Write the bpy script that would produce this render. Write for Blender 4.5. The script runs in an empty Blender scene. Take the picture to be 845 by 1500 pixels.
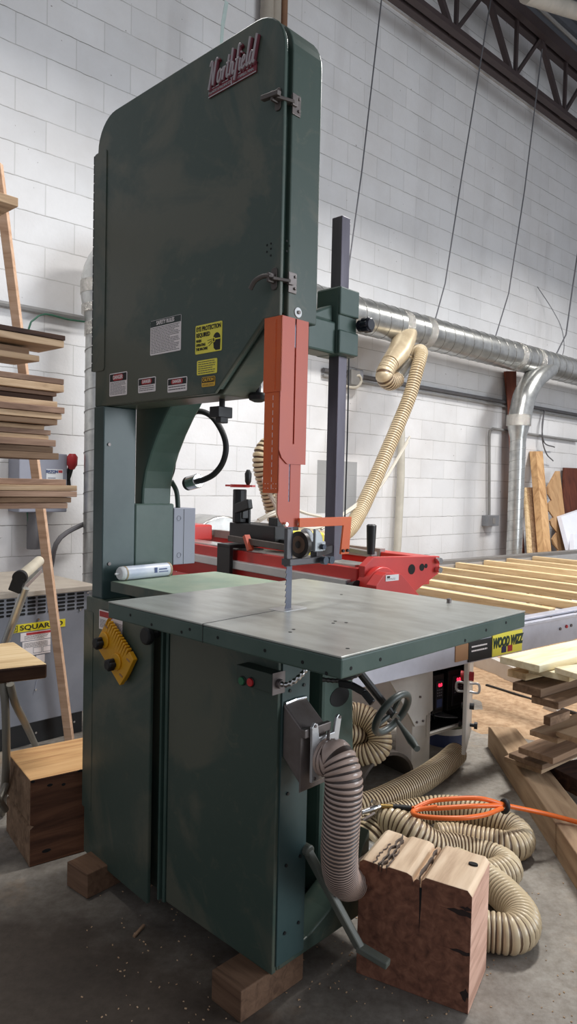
import bpy, bmesh, math, random
from mathutils import Vector, Matrix
random.seed(7)
PI = math.pi
SC = bpy.context.scene
COL = SC.collection
# ------------------------------------------------------------------ camera
F, PIT, ROL, YS, YW, H = 1037.3, -0.037855, 0.022475, 0.763624, 0.835912, 1.35
cp, sp = math.cos(PIT), math.sin(PIT)
fwd = Vector((0, cp, sp)); rt = Vector((1, 0, 0)); up0 = rt.cross(fwd)
cr, sr = math.cos(ROL), math.sin(ROL)
RT = rt*cr + up0*sr; UP = up0*cr - rt*sr
CAM = Vector((0, 0, H))
cd = bpy.data.cameras.new('camera'); cam = bpy.data.objects.new('camera', cd); COL.objects.link(cam)
cd.sensor_fit = 'VERTICAL'; cd.sensor_height = 36; cd.lens = F*36/1500; cd.clip_start = .05; cd.clip_end = 100
m3 = Matrix((RT, UP, -fwd)).transposed()
cam.matrix_world = Matrix.Translation(CAM) @ m3.to_4x4()
SC.camera = cam

def ray(x, y): return RT*((x-422.5)/F) - UP*((y-750)/F) + fwd
def onz(x, y, z): d = ray(x, y); return CAM + d*((z-H)/d.z)
def ond(x, y, dep): d = ray(x, y); return CAM + d*(dep/d.y)
def onp(x, y, p, n): d = ray(x, y); return CAM + d*((p-CAM).dot(n)/d.dot(n))

class Frame:
    """a place with its own axes (X, Y, Z up): converts measured sight lines into its local coordinates"""
    def __init__(s, o, ang):
        s.o = Vector(o); s.ang = ang
        s.X = Vector((math.cos(ang), math.sin(ang), 0)); s.Y = Vector((-math.sin(ang), math.cos(ang), 0))
    def loc(s, P): q = P - s.o; return Vector((q.dot(s.X), q.dot(s.Y), q.z))
    def w(s, x, y, z=0): return s.o + s.X*x + s.Y*y + Vector((0, 0, z))
    def y(s, px, py, Y=0): return s.loc(onp(px, py, s.o + s.Y*Y, s.Y))
    def x(s, px, py, X=0): return s.loc(onp(px, py, s.o + s.X*X, s.X))
    def z(s, px, py, Z=0): return s.loc(onz(px, py, Z + s.o.z))
    def mat(s): return Matrix.Translation(s.o) @ Matrix.Rotation(s.ang, 4, 'Z')
o_ = onz(400, 1430, .08)
S = Frame((o_.x, o_.y, 0), -YS)                     # band saw: front faces -Y
W = Frame((-math.cos(YW)*4.6, math.sin(YW)*4.6, 0), PI/2-YW)   # wall: X along it, -Y into the room
M = Frame((.387, 2.92, 0), math.radians(39))        # slab mill

# ------------------------------------------------------------------ materials
MATS = {}
def newmat(name):
    m = bpy.data.materials.new(name); m.use_nodes = True
    nt = m.node_tree; b = nt.nodes['Principled BSDF']
    return m, nt, b
def s2l(c):
    return tuple(((v/255)/12.92 if v/255 <= .04045 else ((v/255+.055)/1.055)**2.4) for v in c)
def mat(name, c, rough=.5, metal=0, var=.15, scale=8, bump=.0, c2=None, emit=None, coat=0, spec=.5, stretch=(1, 1, 1), fine=None, sharp=None):
    """paint / metal / plastic with a mottled second colour"""
    if name in MATS: return MATS[name]
    m, nt, b = newmat(name)
    L = nt.links; N = nt.nodes
    c = s2l(c); c2 = s2l(c2) if c2 else tuple(v*(1-var) for v in c)
    tc = N.new('ShaderNodeTexCoord'); mp = N.new('ShaderNodeMapping'); mp.inputs['Scale'].default_value = stretch
    L.new(tc.outputs['Object'], mp.inputs['Vector'])
    n = N.new('ShaderNodeTexNoise'); n.inputs['Scale'].default_value = scale; n.inputs['Detail'].default_value = 6; n.inputs['Roughness'].default_value = .6
    L.new(mp.outputs[0], n.inputs['Vector'])
    r = N.new('ShaderNodeValToRGB'); r.color_ramp.elements[0].position, r.color_ramp.elements[1].position = sharp or (.38, .68)
    if sharp: n.inputs['Distortion'].default_value = .8
    r.color_ramp.elements[0].color = (*c, 1); r.color_ramp.elements[1].color = (*c2, 1)
    L.new(n.outputs['Fac'], r.inputs[0]); base = r.outputs[0]
    if fine:
        nf = N.new('ShaderNodeTexNoise'); nf.inputs['Scale'].default_value = 14; nf.inputs['Detail'].default_value = 10; nf.inputs['Roughness'].default_value = .8; nf.inputs['Distortion'].default_value = 1.2
        L.new(mp.outputs[0], nf.inputs['Vector'])
        rf = N.new('ShaderNodeValToRGB'); rf.color_ramp.elements[0].position = .55; rf.color_ramp.elements[1].position = .72
        rf.color_ramp.elements[0].color = (0, 0, 0, 1); rf.color_ramp.elements[1].color = (.75, .75, .75, 1); L.new(nf.outputs['Fac'], rf.inputs[0])
        mf = N.new('ShaderNodeMix'); mf.data_type = 'RGBA'; L.new(rf.outputs[0], mf.inputs[0]); L.new(base, mf.inputs[6]); mf.inputs[7].default_value = (*s2l(fine), 1); base = mf.outputs[2]
    L.new(base, b.inputs['Base Color'])
    b.inputs['Roughness'].default_value = rough; b.inputs['Metallic'].default_value = metal
    b.inputs['Coat Weight'].default_value = coat
    b.inputs['Specular IOR Level'].default_value = spec
    if bump:
        n2 = N.new('ShaderNodeTexNoise'); n2.inputs['Scale'].default_value = scale*9; n2.inputs['Detail'].default_value = 3
        L.new(mp.outputs[0], n2.inputs['Vector'])
        bp = N.new('ShaderNodeBump'); bp.inputs['Strength'].default_value = bump; bp.inputs['Distance'].default_value = .004
        L.new(n2.outputs['Fac'], bp.inputs['Height']); L.new(bp.outputs[0], b.inputs['Normal'])
    if emit:
        b.inputs['Emission Color'].default_value = (*s2l(emit[0]), 1); b.inputs['Emission Strength'].default_value = emit[1]
    MATS[name] = m; return m
def wood(name, light, mid, dark, axis=0, fine=1.0, rough=.75, rings=False, cracks=.0, vary=.25):
    """sawn wood, grain along one object axis, each object shifted at random"""
    if name in MATS: return MATS[name]
    m, nt, b = newmat(name); L = nt.links; N = nt.nodes
    light, mid, dark = s2l(light), s2l(mid), s2l(dark)
    tc = N.new('ShaderNodeTexCoord'); oi = N.new('ShaderNodeObjectInfo')
    ad = N.new('ShaderNodeVectorMath'); ad.operation = 'MULTIPLY_ADD'
    L.new(oi.outputs['Random'], ad.inputs[0]); ad.inputs[1].default_value = (13.7, 7.3, 5.1)
    L.new(tc.outputs['Object'], ad.inputs[2])
    src = tc.outputs['Object'] if rings else ad.outputs[0]
    mp = N.new('ShaderNodeMapping'); sc = [16*fine]*3; sc[axis] = 1.6*fine; mp.inputs['Scale'].default_value = sc
    L.new(src, mp.inputs['Vector'])
    n = N.new('ShaderNodeTexNoise'); n.inputs['Scale'].default_value = 1.6; n.inputs['Detail'].default_value = 9; n.inputs['Roughness'].default_value = .62; n.inputs['Distortion'].default_value = .6
    L.new(mp.outputs[0], n.inputs['Vector'])
    fac = n.outputs['Fac']
    if rings:
        mr = N.new('ShaderNodeMapping'); s3 = [1, 1, 1]; s3[axis] = .12; mr.inputs['Scale'].default_value = s3
        mr.inputs['Location'].default_value = rings
        L.new(tc.outputs['Object'], mr.inputs['Vector'])
        wv = N.new('ShaderNodeTexWave'); wv.wave_type = 'RINGS'; wv.rings_direction = 'XYZ'[axis]; wv.inputs['Scale'].default_value = 9; wv.inputs['Distortion'].default_value = 9
        wv.inputs['Detail'].default_value = 4; wv.inputs['Detail Scale'].default_value = 2.5
        L.new(mr.outputs[0], wv.inputs['Vector'])
        mx = N.new('ShaderNodeMix'); mx.inputs[0].default_value = .09
        L.new(n.outputs['Fac'], mx.inputs[2]); L.new(wv.outputs['Fac'], mx.inputs[3]); fac = mx.outputs[0]
    r = N.new('ShaderNodeValToRGB'); e = r.color_ramp.elements
    e[0].position = .3; e[0].color = (*dark, 1); e[1].position = .72; e[1].color = (*light, 1)
    q = e.new(.5); q.color = (*mid, 1)
    L.new(fac, r.inputs[0])
    hv = N.new('ShaderNodeHueSaturation'); L.new(r.outputs[0], hv.inputs['Color'])
    mv = N.new('ShaderNodeMapRange'); L.new(oi.outputs['Random'], mv.inputs[0]); mv.inputs[3].default_value = 1-vary; mv.inputs[4].default_value = 1+vary
    L.new(mv.outputs[0], hv.inputs['Value'])
    out = hv.outputs[0]
    if cracks:
        mc = N.new('ShaderNodeMapping'); s4 = [14]*3; s4[axis] = .9; mc.inputs['Scale'].default_value = s4; L.new(src, mc.inputs['Vector'])
        nc = N.new('ShaderNodeTexNoise'); nc.inputs['Scale'].default_value = 1.; nc.inputs['Detail'].default_value = 5; L.new(mc.outputs[0], nc.inputs['Vector'])
        rc = N.new('ShaderNodeValToRGB'); rc.color_ramp.elements[0].position = .335; rc.color_ramp.elements[1].position = .36
        rc.color_ramp.elements[0].color = (1-cracks,)*3 + (1,); rc.color_ramp.elements[1].color = (1, 1, 1, 1)
        L.new(nc.outputs['Fac'], rc.inputs[0])
        ml = N.new('ShaderNodeMix'); ml.data_type = 'RGBA'; ml.blend_type = 'MULTIPLY'; ml.inputs[0].default_value = 1
        L.new(out, ml.inputs[6]); L.new(rc.outputs[0], ml.inputs[7]); out = ml.outputs[2]
    L.new(out, b.inputs['Base Color']); b.inputs['Roughness'].default_value = rough; b.inputs['Specular IOR Level'].default_value = .25
    bp = N.new('ShaderNodeBump'); bp.inputs['Strength'].default_value = .35; bp.inputs['Distance'].default_value = .003
    L.new(fac, bp.inputs['Height']); L.new(bp.outputs[0], b.inputs['Normal'])
    MATS[name] = m; return m

def wall_mat():
    m, nt, b = newmat('painted concrete block'); L = nt.links; N = nt.nodes
    tc = N.new('ShaderNodeTexCoord'); sx = N.new('ShaderNodeSeparateXYZ'); L.new(tc.outputs['Object'], sx.inputs[0])
    ax = N.new('ShaderNodeMath'); ax.operation = 'ADD'; ax.inputs[1].default_value = WALL_DX; L.new(sx.outputs['X'], ax.inputs[0])
    az = N.new('ShaderNodeMath'); az.operation = 'ADD'; az.inputs[1].default_value = WALL_DZ; L.new(sx.outputs['Z'], az.inputs[0])
    nd = N.new('ShaderNodeTexNoise'); nd.inputs['Scale'].default_value = 14; nd.inputs['Detail'].default_value = 4; L.new(tc.outputs['Object'], nd.inputs['Vector'])
    nm = N.new('ShaderNodeMath'); nm.operation = 'MULTIPLY_ADD'; nm.inputs[1].default_value = .011; nm.inputs[2].default_value = -.0055; L.new(nd.outputs['Fac'], nm.inputs[0])
    az2 = N.new('ShaderNodeMath'); az2.operation = 'ADD'; L.new(az.outputs[0], az2.inputs[0]); L.new(nm.outputs[0], az2.inputs[1])
    cb = N.new('ShaderNodeCombineXYZ'); L.new(ax.outputs[0], cb.inputs[0]); L.new(az2.outputs[0], cb.inputs[1])
    br = N.new('ShaderNodeTexBrick'); L.new(cb.outputs[0], br.inputs['Vector'])
    br.inputs['Scale'].default_value = 1; br.inputs['Brick Width'].default_value = .4064; br.inputs['Row Height'].default_value = .2032
    br.inputs['Mortar Size'].default_value = .0035; br.inputs['Mortar Smooth'].default_value = .25; br.inputs['Bias'].default_value = -.2
    br.inputs['Color1'].default_value = (.80, .79, .79, 1); br.inputs['Color2'].default_value = (.74, .735, .74, 1); br.inputs['Mortar'].default_value = (.66, .65, .64, 1)
    n = N.new('ShaderNodeTexNoise'); n.inputs['Scale'].default_value = 1.3; n.inputs['Detail'].default_value = 8; n.inputs['Roughness'].default_value = .65; L.new(tc.outputs['Object'], n.inputs['Vector'])
    r = N.new('ShaderNodeValToRGB'); r.color_ramp.elements[0].position = .35; r.color_ramp.elements[1].position = .6
    r.color_ramp.elements[0].color = (.82, .80, .78, 1); r.color_ramp.elements[1].color = (1, 1, 1, 1); L.new(n.outputs['Fac'], r.inputs[0])
    ml = N.new('ShaderNodeMix'); ml.data_type = 'RGBA'; ml.blend_type = 'MULTIPLY'; ml.inputs[0].default_value = .6
    fr = N.new('ShaderNodeMath'); fr.operation = 'MODULO'; fr.inputs[1].default_value = .2032
    sh = N.new('ShaderNodeMath'); sh.operation = 'ADD'; sh.inputs[1].default_value = 2.032+.0025; L.new(az2.outputs[0], sh.inputs[0]); L.new(sh.outputs[0], fr.inputs[0])
    lt = N.new('ShaderNodeMath'); lt.operation = 'LESS_THAN'; lt.inputs[1].default_value = .0042; L.new(fr.outputs[0], lt.inputs[0])
    nb = N.new('ShaderNodeTexNoise'); nb.inputs['Scale'].default_value = 1.7; nb.inputs['Detail'].default_value = 7; nb.inputs['Roughness'].default_value = .7; L.new(tc.outputs['Object'], nb.inputs['Vector'])
    rb = N.new('ShaderNodeValToRGB'); rb.color_ramp.elements[0].position = .4; rb.color_ramp.elements[1].position = .62; L.new(nb.outputs['Fac'], rb.inputs[0])
    lb2 = N.new('ShaderNodeMath'); lb2.operation = 'MULTIPLY'; L.new(lt.outputs[0], lb2.inputs[0]); L.new(rb.outputs[0], lb2.inputs[1])
    mb2 = N.new('ShaderNodeMix'); mb2.data_type = 'RGBA'; L.new(lb2.outputs[0], mb2.inputs[0]); L.new(br.outputs['Color'], mb2.inputs[6]); mb2.inputs[7].default_value = (.19, .175, .16, 1)  # dark broken line along the bed joints paints in their shadow
    npz = N.new('ShaderNodeTexNoise'); npz.inputs['Scale'].default_value = 26; npz.inputs['Detail'].default_value = 2; L.new(tc.outputs['Object'], npz.inputs['Vector'])
    rpz = N.new('ShaderNodeValToRGB'); rpz.color_ramp.elements[0].position = .245; rpz.color_ramp.elements[1].position = .27; rpz.color_ramp.elements[0].color = (.45, .42, .4, 1); L.new(npz.outputs['Fac'], rpz.inputs[0])
    mpz = N.new('ShaderNodeMix'); mpz.data_type = 'RGBA'; mpz.blend_type = 'MULTIPLY'; mpz.inputs[0].default_value = 1; L.new(mb2.outputs[2], mpz.inputs[6]); L.new(rpz.outputs[0], mpz.inputs[7])
    L.new(mpz.outputs[2], ml.inputs[6]); L.new(r.outputs[0], ml.inputs[7])
    # bare grey blocks left unpainted behind the guide post
    def rng(sock, lo, hi):
        a = N.new('ShaderNodeMath'); a.operation = 'GREATER_THAN'; a.inputs[1].default_value = lo; L.new(sock, a.inputs[0])
        c = N.new('ShaderNodeMath'); c.operation = 'LESS_THAN'; c.inputs[1].default_value = hi; L.new(sock, c.inputs[0])
        p = N.new('ShaderNodeMath'); p.operation = 'MULTIPLY'; L.new(a.outputs[0], p.inputs[0]); L.new(c.outputs[0], p.inputs[1]); return p.outputs[0]
    p0, p1 = W.y(463, 752), W.y(523, 677)
    pm = N.new('ShaderNodeMath'); pm.operation = 'MULTIPLY'
    L.new(rng(sx.outputs['X'], p0.x, p1.x), pm.inputs[0]); L.new(rng(sx.outputs['Z'], p0.z, p1.z), pm.inputs[1])
    m2 = N.new('ShaderNodeMix'); m2.data_type = 'RGBA'; L.new(pm.outputs[0], m2.inputs[0]); L.new(ml.outputs[2], m2.inputs[6]); m2.inputs[7].default_value = (.36, .36, .36, 1)
    L.new(m2.outputs[2], b.inputs['Base Color'])
    b.inputs['Roughness'].default_value = .55
    n3 = N.new('ShaderNodeTexNoise'); n3.inputs['Scale'].default_value = 45; n3.inputs['Detail'].default_value = 5; L.new(tc.outputs['Object'], n3.inputs['Vector'])
    mh = N.new('ShaderNodeMath'); mh.operation = 'MULTIPLY_ADD'; L.new(br.outputs['Fac'], mh.inputs[0]); mh.inputs[1].default_value = -1.0
    m4 = N.new('ShaderNodeMath'); m4.operation = 'MULTIPLY'; m4.inputs[1].default_value = .35; L.new(n3.outputs['Fac'], m4.inputs[0]); L.new(m4.outputs[0], mh.inputs[2])
    bp = N.new('ShaderNodeBump'); bp.inputs['Strength'].default_value = .55; bp.inputs['Distance'].default_value = .008
    L.new(mh.outputs[0], bp.inputs['Height']); L.new(bp.outputs[0], b.inputs['Normal'])
    return m
def floor_mat():
    m, nt, b = newmat('worn concrete'); L = nt.links; N = nt.nodes
    tc = N.new('ShaderNodeTexCoord')
    def noise(s, d=8, ro=.6):
        n = N.new('ShaderNodeTexNoise'); n.inputs['Scale'].default_value = s; n.inputs['Detail'].default_value = d; n.inputs['Roughness'].default_value = ro
        L.new(tc.outputs['Object'], n.inputs['Vector']); return n.outputs['Fac']
    def ramp(f, a, ca, c, cc):
        r = N.new('ShaderNodeValToRGB'); r.color_ramp.elements[0].position = a; r.color_ramp.elements[1].position = c
        r.color_ramp.elements[0].color = (*s2l(ca), 1); r.color_ramp.elements[1].color = (*s2l(cc), 1); L.new(f, r.inputs[0]); return r.outputs[0]
    base = ramp(noise(2.2), .3, (132, 126, 118), .7, (176, 171, 162))
    fine = ramp(noise(30, 10, .75), .3, (200, 192, 184), .62, (255, 255, 255))
    ml = N.new('ShaderNodeMix'); ml.data_type = 'RGBA'; ml.blend_type = 'MULTIPLY'; ml.inputs[0].default_value = .9
    L.new(base, ml.inputs[6]); L.new(fine, ml.inputs[7])
    # tan sawdust film and specks
    sp_ = N.new('ShaderNodeValToRGB'); sp_.color_ramp.elements[0].position = .55; sp_.color_ramp.elements[1].position = .72
    L.new(noise(1.1, 6, .7), sp_.inputs[0])
    m2 = N.new('ShaderNodeMix'); m2.data_type = 'RGBA'; L.new(sp_.outputs[0], m2.inputs[0]); L.new(ml.outputs[2], m2.inputs[6]); m2.inputs[7].default_value = (*s2l((176, 150, 122)), 1)
    # grease and dirt plus painted-in shade of the saw, around its operator side
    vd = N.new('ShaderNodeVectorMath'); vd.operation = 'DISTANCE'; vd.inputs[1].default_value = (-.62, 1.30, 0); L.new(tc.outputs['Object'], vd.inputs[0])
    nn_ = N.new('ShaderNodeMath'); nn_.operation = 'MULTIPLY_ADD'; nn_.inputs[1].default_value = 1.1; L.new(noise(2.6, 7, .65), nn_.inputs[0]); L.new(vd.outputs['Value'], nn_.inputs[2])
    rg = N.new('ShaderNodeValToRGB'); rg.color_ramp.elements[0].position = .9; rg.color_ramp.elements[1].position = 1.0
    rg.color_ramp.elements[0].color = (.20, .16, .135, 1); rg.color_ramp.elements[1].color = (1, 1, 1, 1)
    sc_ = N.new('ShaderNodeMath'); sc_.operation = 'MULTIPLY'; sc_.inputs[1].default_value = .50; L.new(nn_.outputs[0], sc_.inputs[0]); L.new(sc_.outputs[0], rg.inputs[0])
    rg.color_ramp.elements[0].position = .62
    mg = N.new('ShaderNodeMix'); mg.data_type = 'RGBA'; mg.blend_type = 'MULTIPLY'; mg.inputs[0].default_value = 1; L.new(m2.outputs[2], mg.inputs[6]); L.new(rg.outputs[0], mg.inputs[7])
    L.new(mg.outputs[2], b.inputs['Base Color']); b.inputs['Roughness'].default_value = .75
    bp = N.new('ShaderNodeBump'); bp.inputs['Strength'].default_value = .25; bp.inputs['Distance'].default_value = .004
    L.new(noise(60, 6), bp.inputs['Height']); L.new(bp.outputs[0], b.inputs['Normal'])
    return m
c0 = W.y(107, 550)                                    # a bed joint seen here fixes the block courses
WALL_DZ = -(c0.z % .2032); WALL_DX = -(W.y(107, 530).x % .4064) + .2032
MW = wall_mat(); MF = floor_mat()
GREEN = mat('dark green enamel', (60, 75, 67), .40, c2=(86, 89, 77), scale=2.1, bump=.12, spec=.45, fine=(92, 94, 80), sharp=(.47, .56))
GREEN2 = mat('dark green enamel on cast iron', (56, 78, 70), .4, c2=(72, 90, 82), scale=5, bump=.08)
TEAL = mat('worn green enamel on sheet', (52, 72, 72), .38, c2=(66, 84, 82), scale=4, bump=.05)
PALEG = mat('faded pale green paint', (140, 160, 140), .5, c2=(160, 172, 150), scale=9)
BLACK = mat('black steel', (26, 26, 28), .45, var=.3)
DARK = mat('dark hollow', (12, 12, 12), .8, var=0)
RUBBER = mat('black rubber', (22, 22, 24), .6, var=.2)
STEEL = mat('ground cast iron', (178, 180, 174), .32, .4, c2=(150, 149, 142), scale=5, stretch=(1, 3, 1))
BARSTEEL = mat('dark bar steel', (108, 103, 112), .32, .45, c2=(82, 77, 86), scale=9, stretch=(1, 1, .2))
GALV = mat('galvanised steel', (200, 200, 196), .3, .85, c2=(172, 172, 170), scale=12)
TAPE = mat('crinkled foil tape', (222, 218, 210), .22, .95, c2=(170, 165, 158), scale=60, bump=1.0)
ALU = mat('aluminium', (205, 205, 206), .35, .6, var=.1)
CHROME = mat('bright metal', (215, 215, 215), .18, 1, var=.1)
DULL = mat('bare grey steel', (120, 112, 110), .42, .55, c2=(98, 88, 82), scale=8)
ORANGE = mat('orange paint', (222, 100, 38), .42, c2=(210, 90, 40), scale=6)
ORANGE_COOL = mat('orange in cool light', (196, 88, 62), .42, c2=(188, 84, 66), scale=6)  # orange paint with the cool light on side faces mixed into its colour
RED = mat('red powder coat', (198, 52, 46), .35, c2=(184, 44, 42), scale=5)
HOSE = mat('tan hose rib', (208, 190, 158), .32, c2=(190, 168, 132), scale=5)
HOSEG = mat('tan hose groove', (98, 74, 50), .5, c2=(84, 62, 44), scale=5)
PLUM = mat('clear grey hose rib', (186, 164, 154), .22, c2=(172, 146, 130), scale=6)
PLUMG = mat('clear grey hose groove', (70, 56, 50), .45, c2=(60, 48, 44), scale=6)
CREAM = mat('dusty cream tin', (214, 196, 164), .4, .35, c2=(190, 170, 140), scale=9)
WHITE = mat('white powder coat', (206, 202, 196), .45, c2=(190, 184, 176), scale=4)
WPLAS = mat('white plastic', (225, 225, 225), .4, var=.05)
PAPER = mat('white sticker', (244, 234, 232), .5, var=.06)
INK = mat('black ink', (22, 20, 20), .6, var=0)
YEL = mat('yellow sticker', (246, 232, 84), .5, var=.06)
YELO = mat('orange yellow sticker', (236, 184, 56), .5, var=.06)
REDS = mat('red sticker', (176, 40, 46), .5, var=.06)
YPLAS = mat('yellow plastic', (222, 162, 24), .42, c2=(206, 146, 20), scale=9)
GREYP = mat('grey enamel', (134, 136, 144), .45, c2=(122, 124, 132), scale=4, bump=.04)
GREYB = mat('grey electrical enamel', (146, 148, 160), .5, var=.05)
BROWN = mat('brown paper sticker', (160, 118, 82), .6, var=.1)
BLUE = mat('blue plastic', (70, 84, 128), .5, var=.1)
LEDR = mat('red led digits', (255, 40, 60), .5, var=0, emit=((255, 40, 70), 3))
AIRH = mat('orange air hose', (228, 106, 36), .4, var=.1)
CABLE = mat('white cable', (205, 198, 184), .5, var=.1)
DUST = mat('sawdust', (204, 174, 142), .95, c2=(170, 138, 108), scale=26, bump=.9, spec=.1)
MIST = mat('dusty dark metal', (96, 88, 84), .5, .3, c2=(70, 62, 58), scale=7)
PLUG = mat('green push button', (40, 110, 72), .4, var=.1); PLUGR = mat('red push button', (205, 36, 44), .4, var=.1)
W_SAWN = wood('rough sawn walnut', (184, 154, 132), (158, 128, 108), (116, 90, 76), 0)
W_SAWN2 = wood('rough sawn pale board', (214, 186, 154), (190, 160, 128), (146, 116, 90), 0)
W_DARK = wood('dark bark edged board', (92, 66, 50), (66, 46, 38), (38, 28, 26), 0)
W_PINE = wood('pale pine', (236, 212, 172), (222, 194, 150), (186, 154, 112), 0, vary=.1)
W_PALE = wood('pale poplar board', (236, 226, 198), (224, 212, 178), (200, 182, 142), 0, vary=.06)
W_BRWN = wood('brown plank', (156, 128, 104), (132, 106, 84), (98, 76, 60), 0)
W_STICK = wood('pink tan stick', (226, 192, 164), (214, 176, 146), (186, 146, 118), 0, vary=.05)
W_BLK = wood('reclaimed timber block', (224, 202, 176), (204, 178, 150), (162, 132, 108), 1, .7, rings=(0, 0, -.17), cracks=.0)
W_BLKE = wood('dark end grain', (138, 96, 76), (114, 76, 60), (82, 54, 44), 1, 1.3, rings=(0.13, 0, -.16), cracks=.0)
W_BLKR = wood('pinkish sawn face', (222, 184, 164), (202, 162, 142), (166, 126, 108), 1, 1.2)
W_BLKL = wood('weathered block face', (132, 92, 68), (96, 64, 48), (48, 32, 26), 0, .8, cracks=.7)
W_BLKT = wood('fresh block top', (222, 182, 132), (206, 162, 112), (168, 120, 80), 0, .6, cracks=.25)
W_SHIM = wood('brown shim', (122, 94, 74), (108, 82, 64), (84, 62, 48), 0, 1.6)
W_BEAM = wood('timber beam', (192, 164, 134), (174, 146, 116), (140, 112, 88), 0, .8)
W_PLY = wood('plywood', (196, 158, 118), (184, 146, 106), (160, 122, 86), 2, .6, vary=.05)
W_RED = wood('red brown panel', (124, 70, 52), (108, 60, 46), (84, 46, 38), 2, .6)

# ------------------------------------------------------------------ mesh helpers
class MB:
    def __init__(s): s.v = []; s.f = []; s.mi = []
    def add(s, vs, fs, mi=0):
        k = len(s.v); s.v += [Vector(q) for q in vs]; s.f += [tuple(i+k for i in f) for f in fs]
        s.mi += [mi]*len(fs) if isinstance(mi, int) else mi
        return s
    def box(s, x0, x1, y0, y1, z0, z1, mi=0):
        vs = [(x0, y0, z0), (x1, y0, z0), (x1, y1, z0), (x0, y1, z0), (x0, y0, z1), (x1, y0, z1), (x1, y1, z1), (x0, y1, z1)]
        return s.add(vs, [(3, 2, 1, 0), (4, 5, 6, 7), (0, 1, 5, 4), (1, 2, 6, 5), (2, 3, 7, 6), (3, 0, 4, 7)], mi)
    def hexa(s, q, mi=0):      # eight corners: bottom four, top four
        return s.add(q, [(3, 2, 1, 0), (4, 5, 6, 7), (0, 1, 5, 4), (1, 2, 6, 5), (2, 3, 7, 6), (3, 0, 4, 7)], mi)
    def prism(s, pts, axis, a, b, mi=0):
        def mk(p, t): return {'x': (t, p[0], p[1]), 'y': (p[0], t, p[1]), 'z': (p[0], p[1], t)}[axis]
        n = len(pts); vs = [mk(p, a) for p in pts] + [mk(p, b) for p in pts]
        fs = [tuple(range(n)), tuple(range(2*n-1, n-1, -1))] + [(i, i+n, (i+1) % n + n, (i+1) % n) for i in range(n)]
        return s.add(vs, fs, mi)
    def tube(s, path, r, n=12, mi=0, caps=True, closed=False):
        P = [Vector(p) for p in path]; R = r if isinstance(r, (list, tuple)) else [r]*len(P)
        MI = mi if isinstance(mi, list) else [mi]*len(P)
        T = []
        for i in range(len(P)):
            a = P[i-1] if (i or closed) else P[i]; b = P[(i+1) % len(P)] if (i < len(P)-1 or closed) else P[i]
            t = b-a
            if t.length < 1e-9: t = T[-1] if T else Vector((0, 0, 1))
            T.append(t.normalized())
        ref = Vector((0, 0, 1)) if abs(T[0].z) < .9 else Vector((1, 0, 0))
        u = T[0].cross(ref).normalized(); vs = []
        for i, p in enumerate(P):
            u = (u - T[i]*u.dot(T[i])).normalized(); w = T[i].cross(u)
            vs += [p + (u*math.cos(2*PI*k/n) + w*math.sin(2*PI*k/n))*R[i] for k in range(n)]
        fs = []; ms = []
        m = len(P) if closed else len(P)-1
        for i in range(m):
            j = (i+1) % len(P)
            for k in range(n):
                fs.append((i*n+k, i*n+(k+1) % n, j*n+(k+1) % n, j*n+k)); ms.append(MI[i])
        if caps and not closed:
            fs.append(tuple(range(n-1, -1, -1))); ms.append(MI[0]); fs.append(tuple((len(P)-1)*n+k for k in range(n))); ms.append(MI[-1])
        return s.add(vs, fs, ms)
    def cyl(s, a, b, r, n=20, mi=0): return s.tube([a, b], r, n, mi)
    def bar(s, a, b, w, h, side=None, mi=0):
        """rectangular bar from a to b, w along side, h across"""
        a, b = Vector(a), Vector(b); t = (b-a).normalized()
        sd = Vector(side) if side else (t.cross(Vector((0, 0, 1))) if abs(t.z) < .95 else Vector((1, 0, 0)))
        sd = (sd - t*sd.dot(t)).normalized(); up = sd.cross(t)
        q = []
        for p in (a, b): q += [p-sd*w/2-up*h/2, p+sd*w/2-up*h/2, p+sd*w/2+up*h/2, p-sd*w/2+up*h/2]
        return s.hexa(q, mi)
    def disc(s, c, nrm, r, t=.002, n=16, mi=0):
        c = Vector(c); nrm = Vector(nrm).normalized(); return s.cyl(c, c+nrm*t, r, n, mi)
    def build(s, name, m, parent=None, bevel=0, smooth=False, mw=None, seg=2):
        me = bpy.data.meshes.new(name); me.from_pydata([tuple(v) for v in s.v], [], s.f)
        for q in (m if isinstance(m, (list, tuple)) else [m]): me.materials.append(q)
        for p, i in zip(me.polygons, s.mi): p.material_index = i
        bm = bmesh.new(); bm.from_mesh(me); bmesh.ops.recalc_face_normals(bm, faces=bm.faces); bm.to_mesh(me); bm.free()
        if smooth: me.shade_smooth() if hasattr(me, 'shade_smooth') else [setattr(p, 'use_smooth', True) for p in me.polygons]
        o = bpy.data.objects.new(name, me); COL.objects.link(o)
        if mw is not None: o.matrix_world = mw
        if parent: o.parent = parent
        if bevel:
            b = o.modifiers.new('bevel', 'BEVEL'); b.width = bevel; b.segments = seg; b.limit_method = 'ANGLE'; b.angle_limit = math.radians(35)
        if smooth:
            try:
                me.set_sharp_from_angle(angle=math.radians(40))
            except Exception: pass
        return o
def tag(o, label=None, cat=None, group=None, kind=None):
    if label: o['label'] = label
    if cat: o['category'] = cat
    if group: o['group'] = group
    if kind: o['kind'] = kind
    return o
def thing(name, label, cat, loc=(0, 0, 0), rz=0, group=None):
    o = bpy.data.objects.new(name, None); COL.objects.link(o); o.empty_display_size = .1
    o.matrix_world = Matrix.Translation(Vector(loc)) @ Matrix.Rotation(rz, 4, 'Z')
    return tag(o, label, cat, group)
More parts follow.
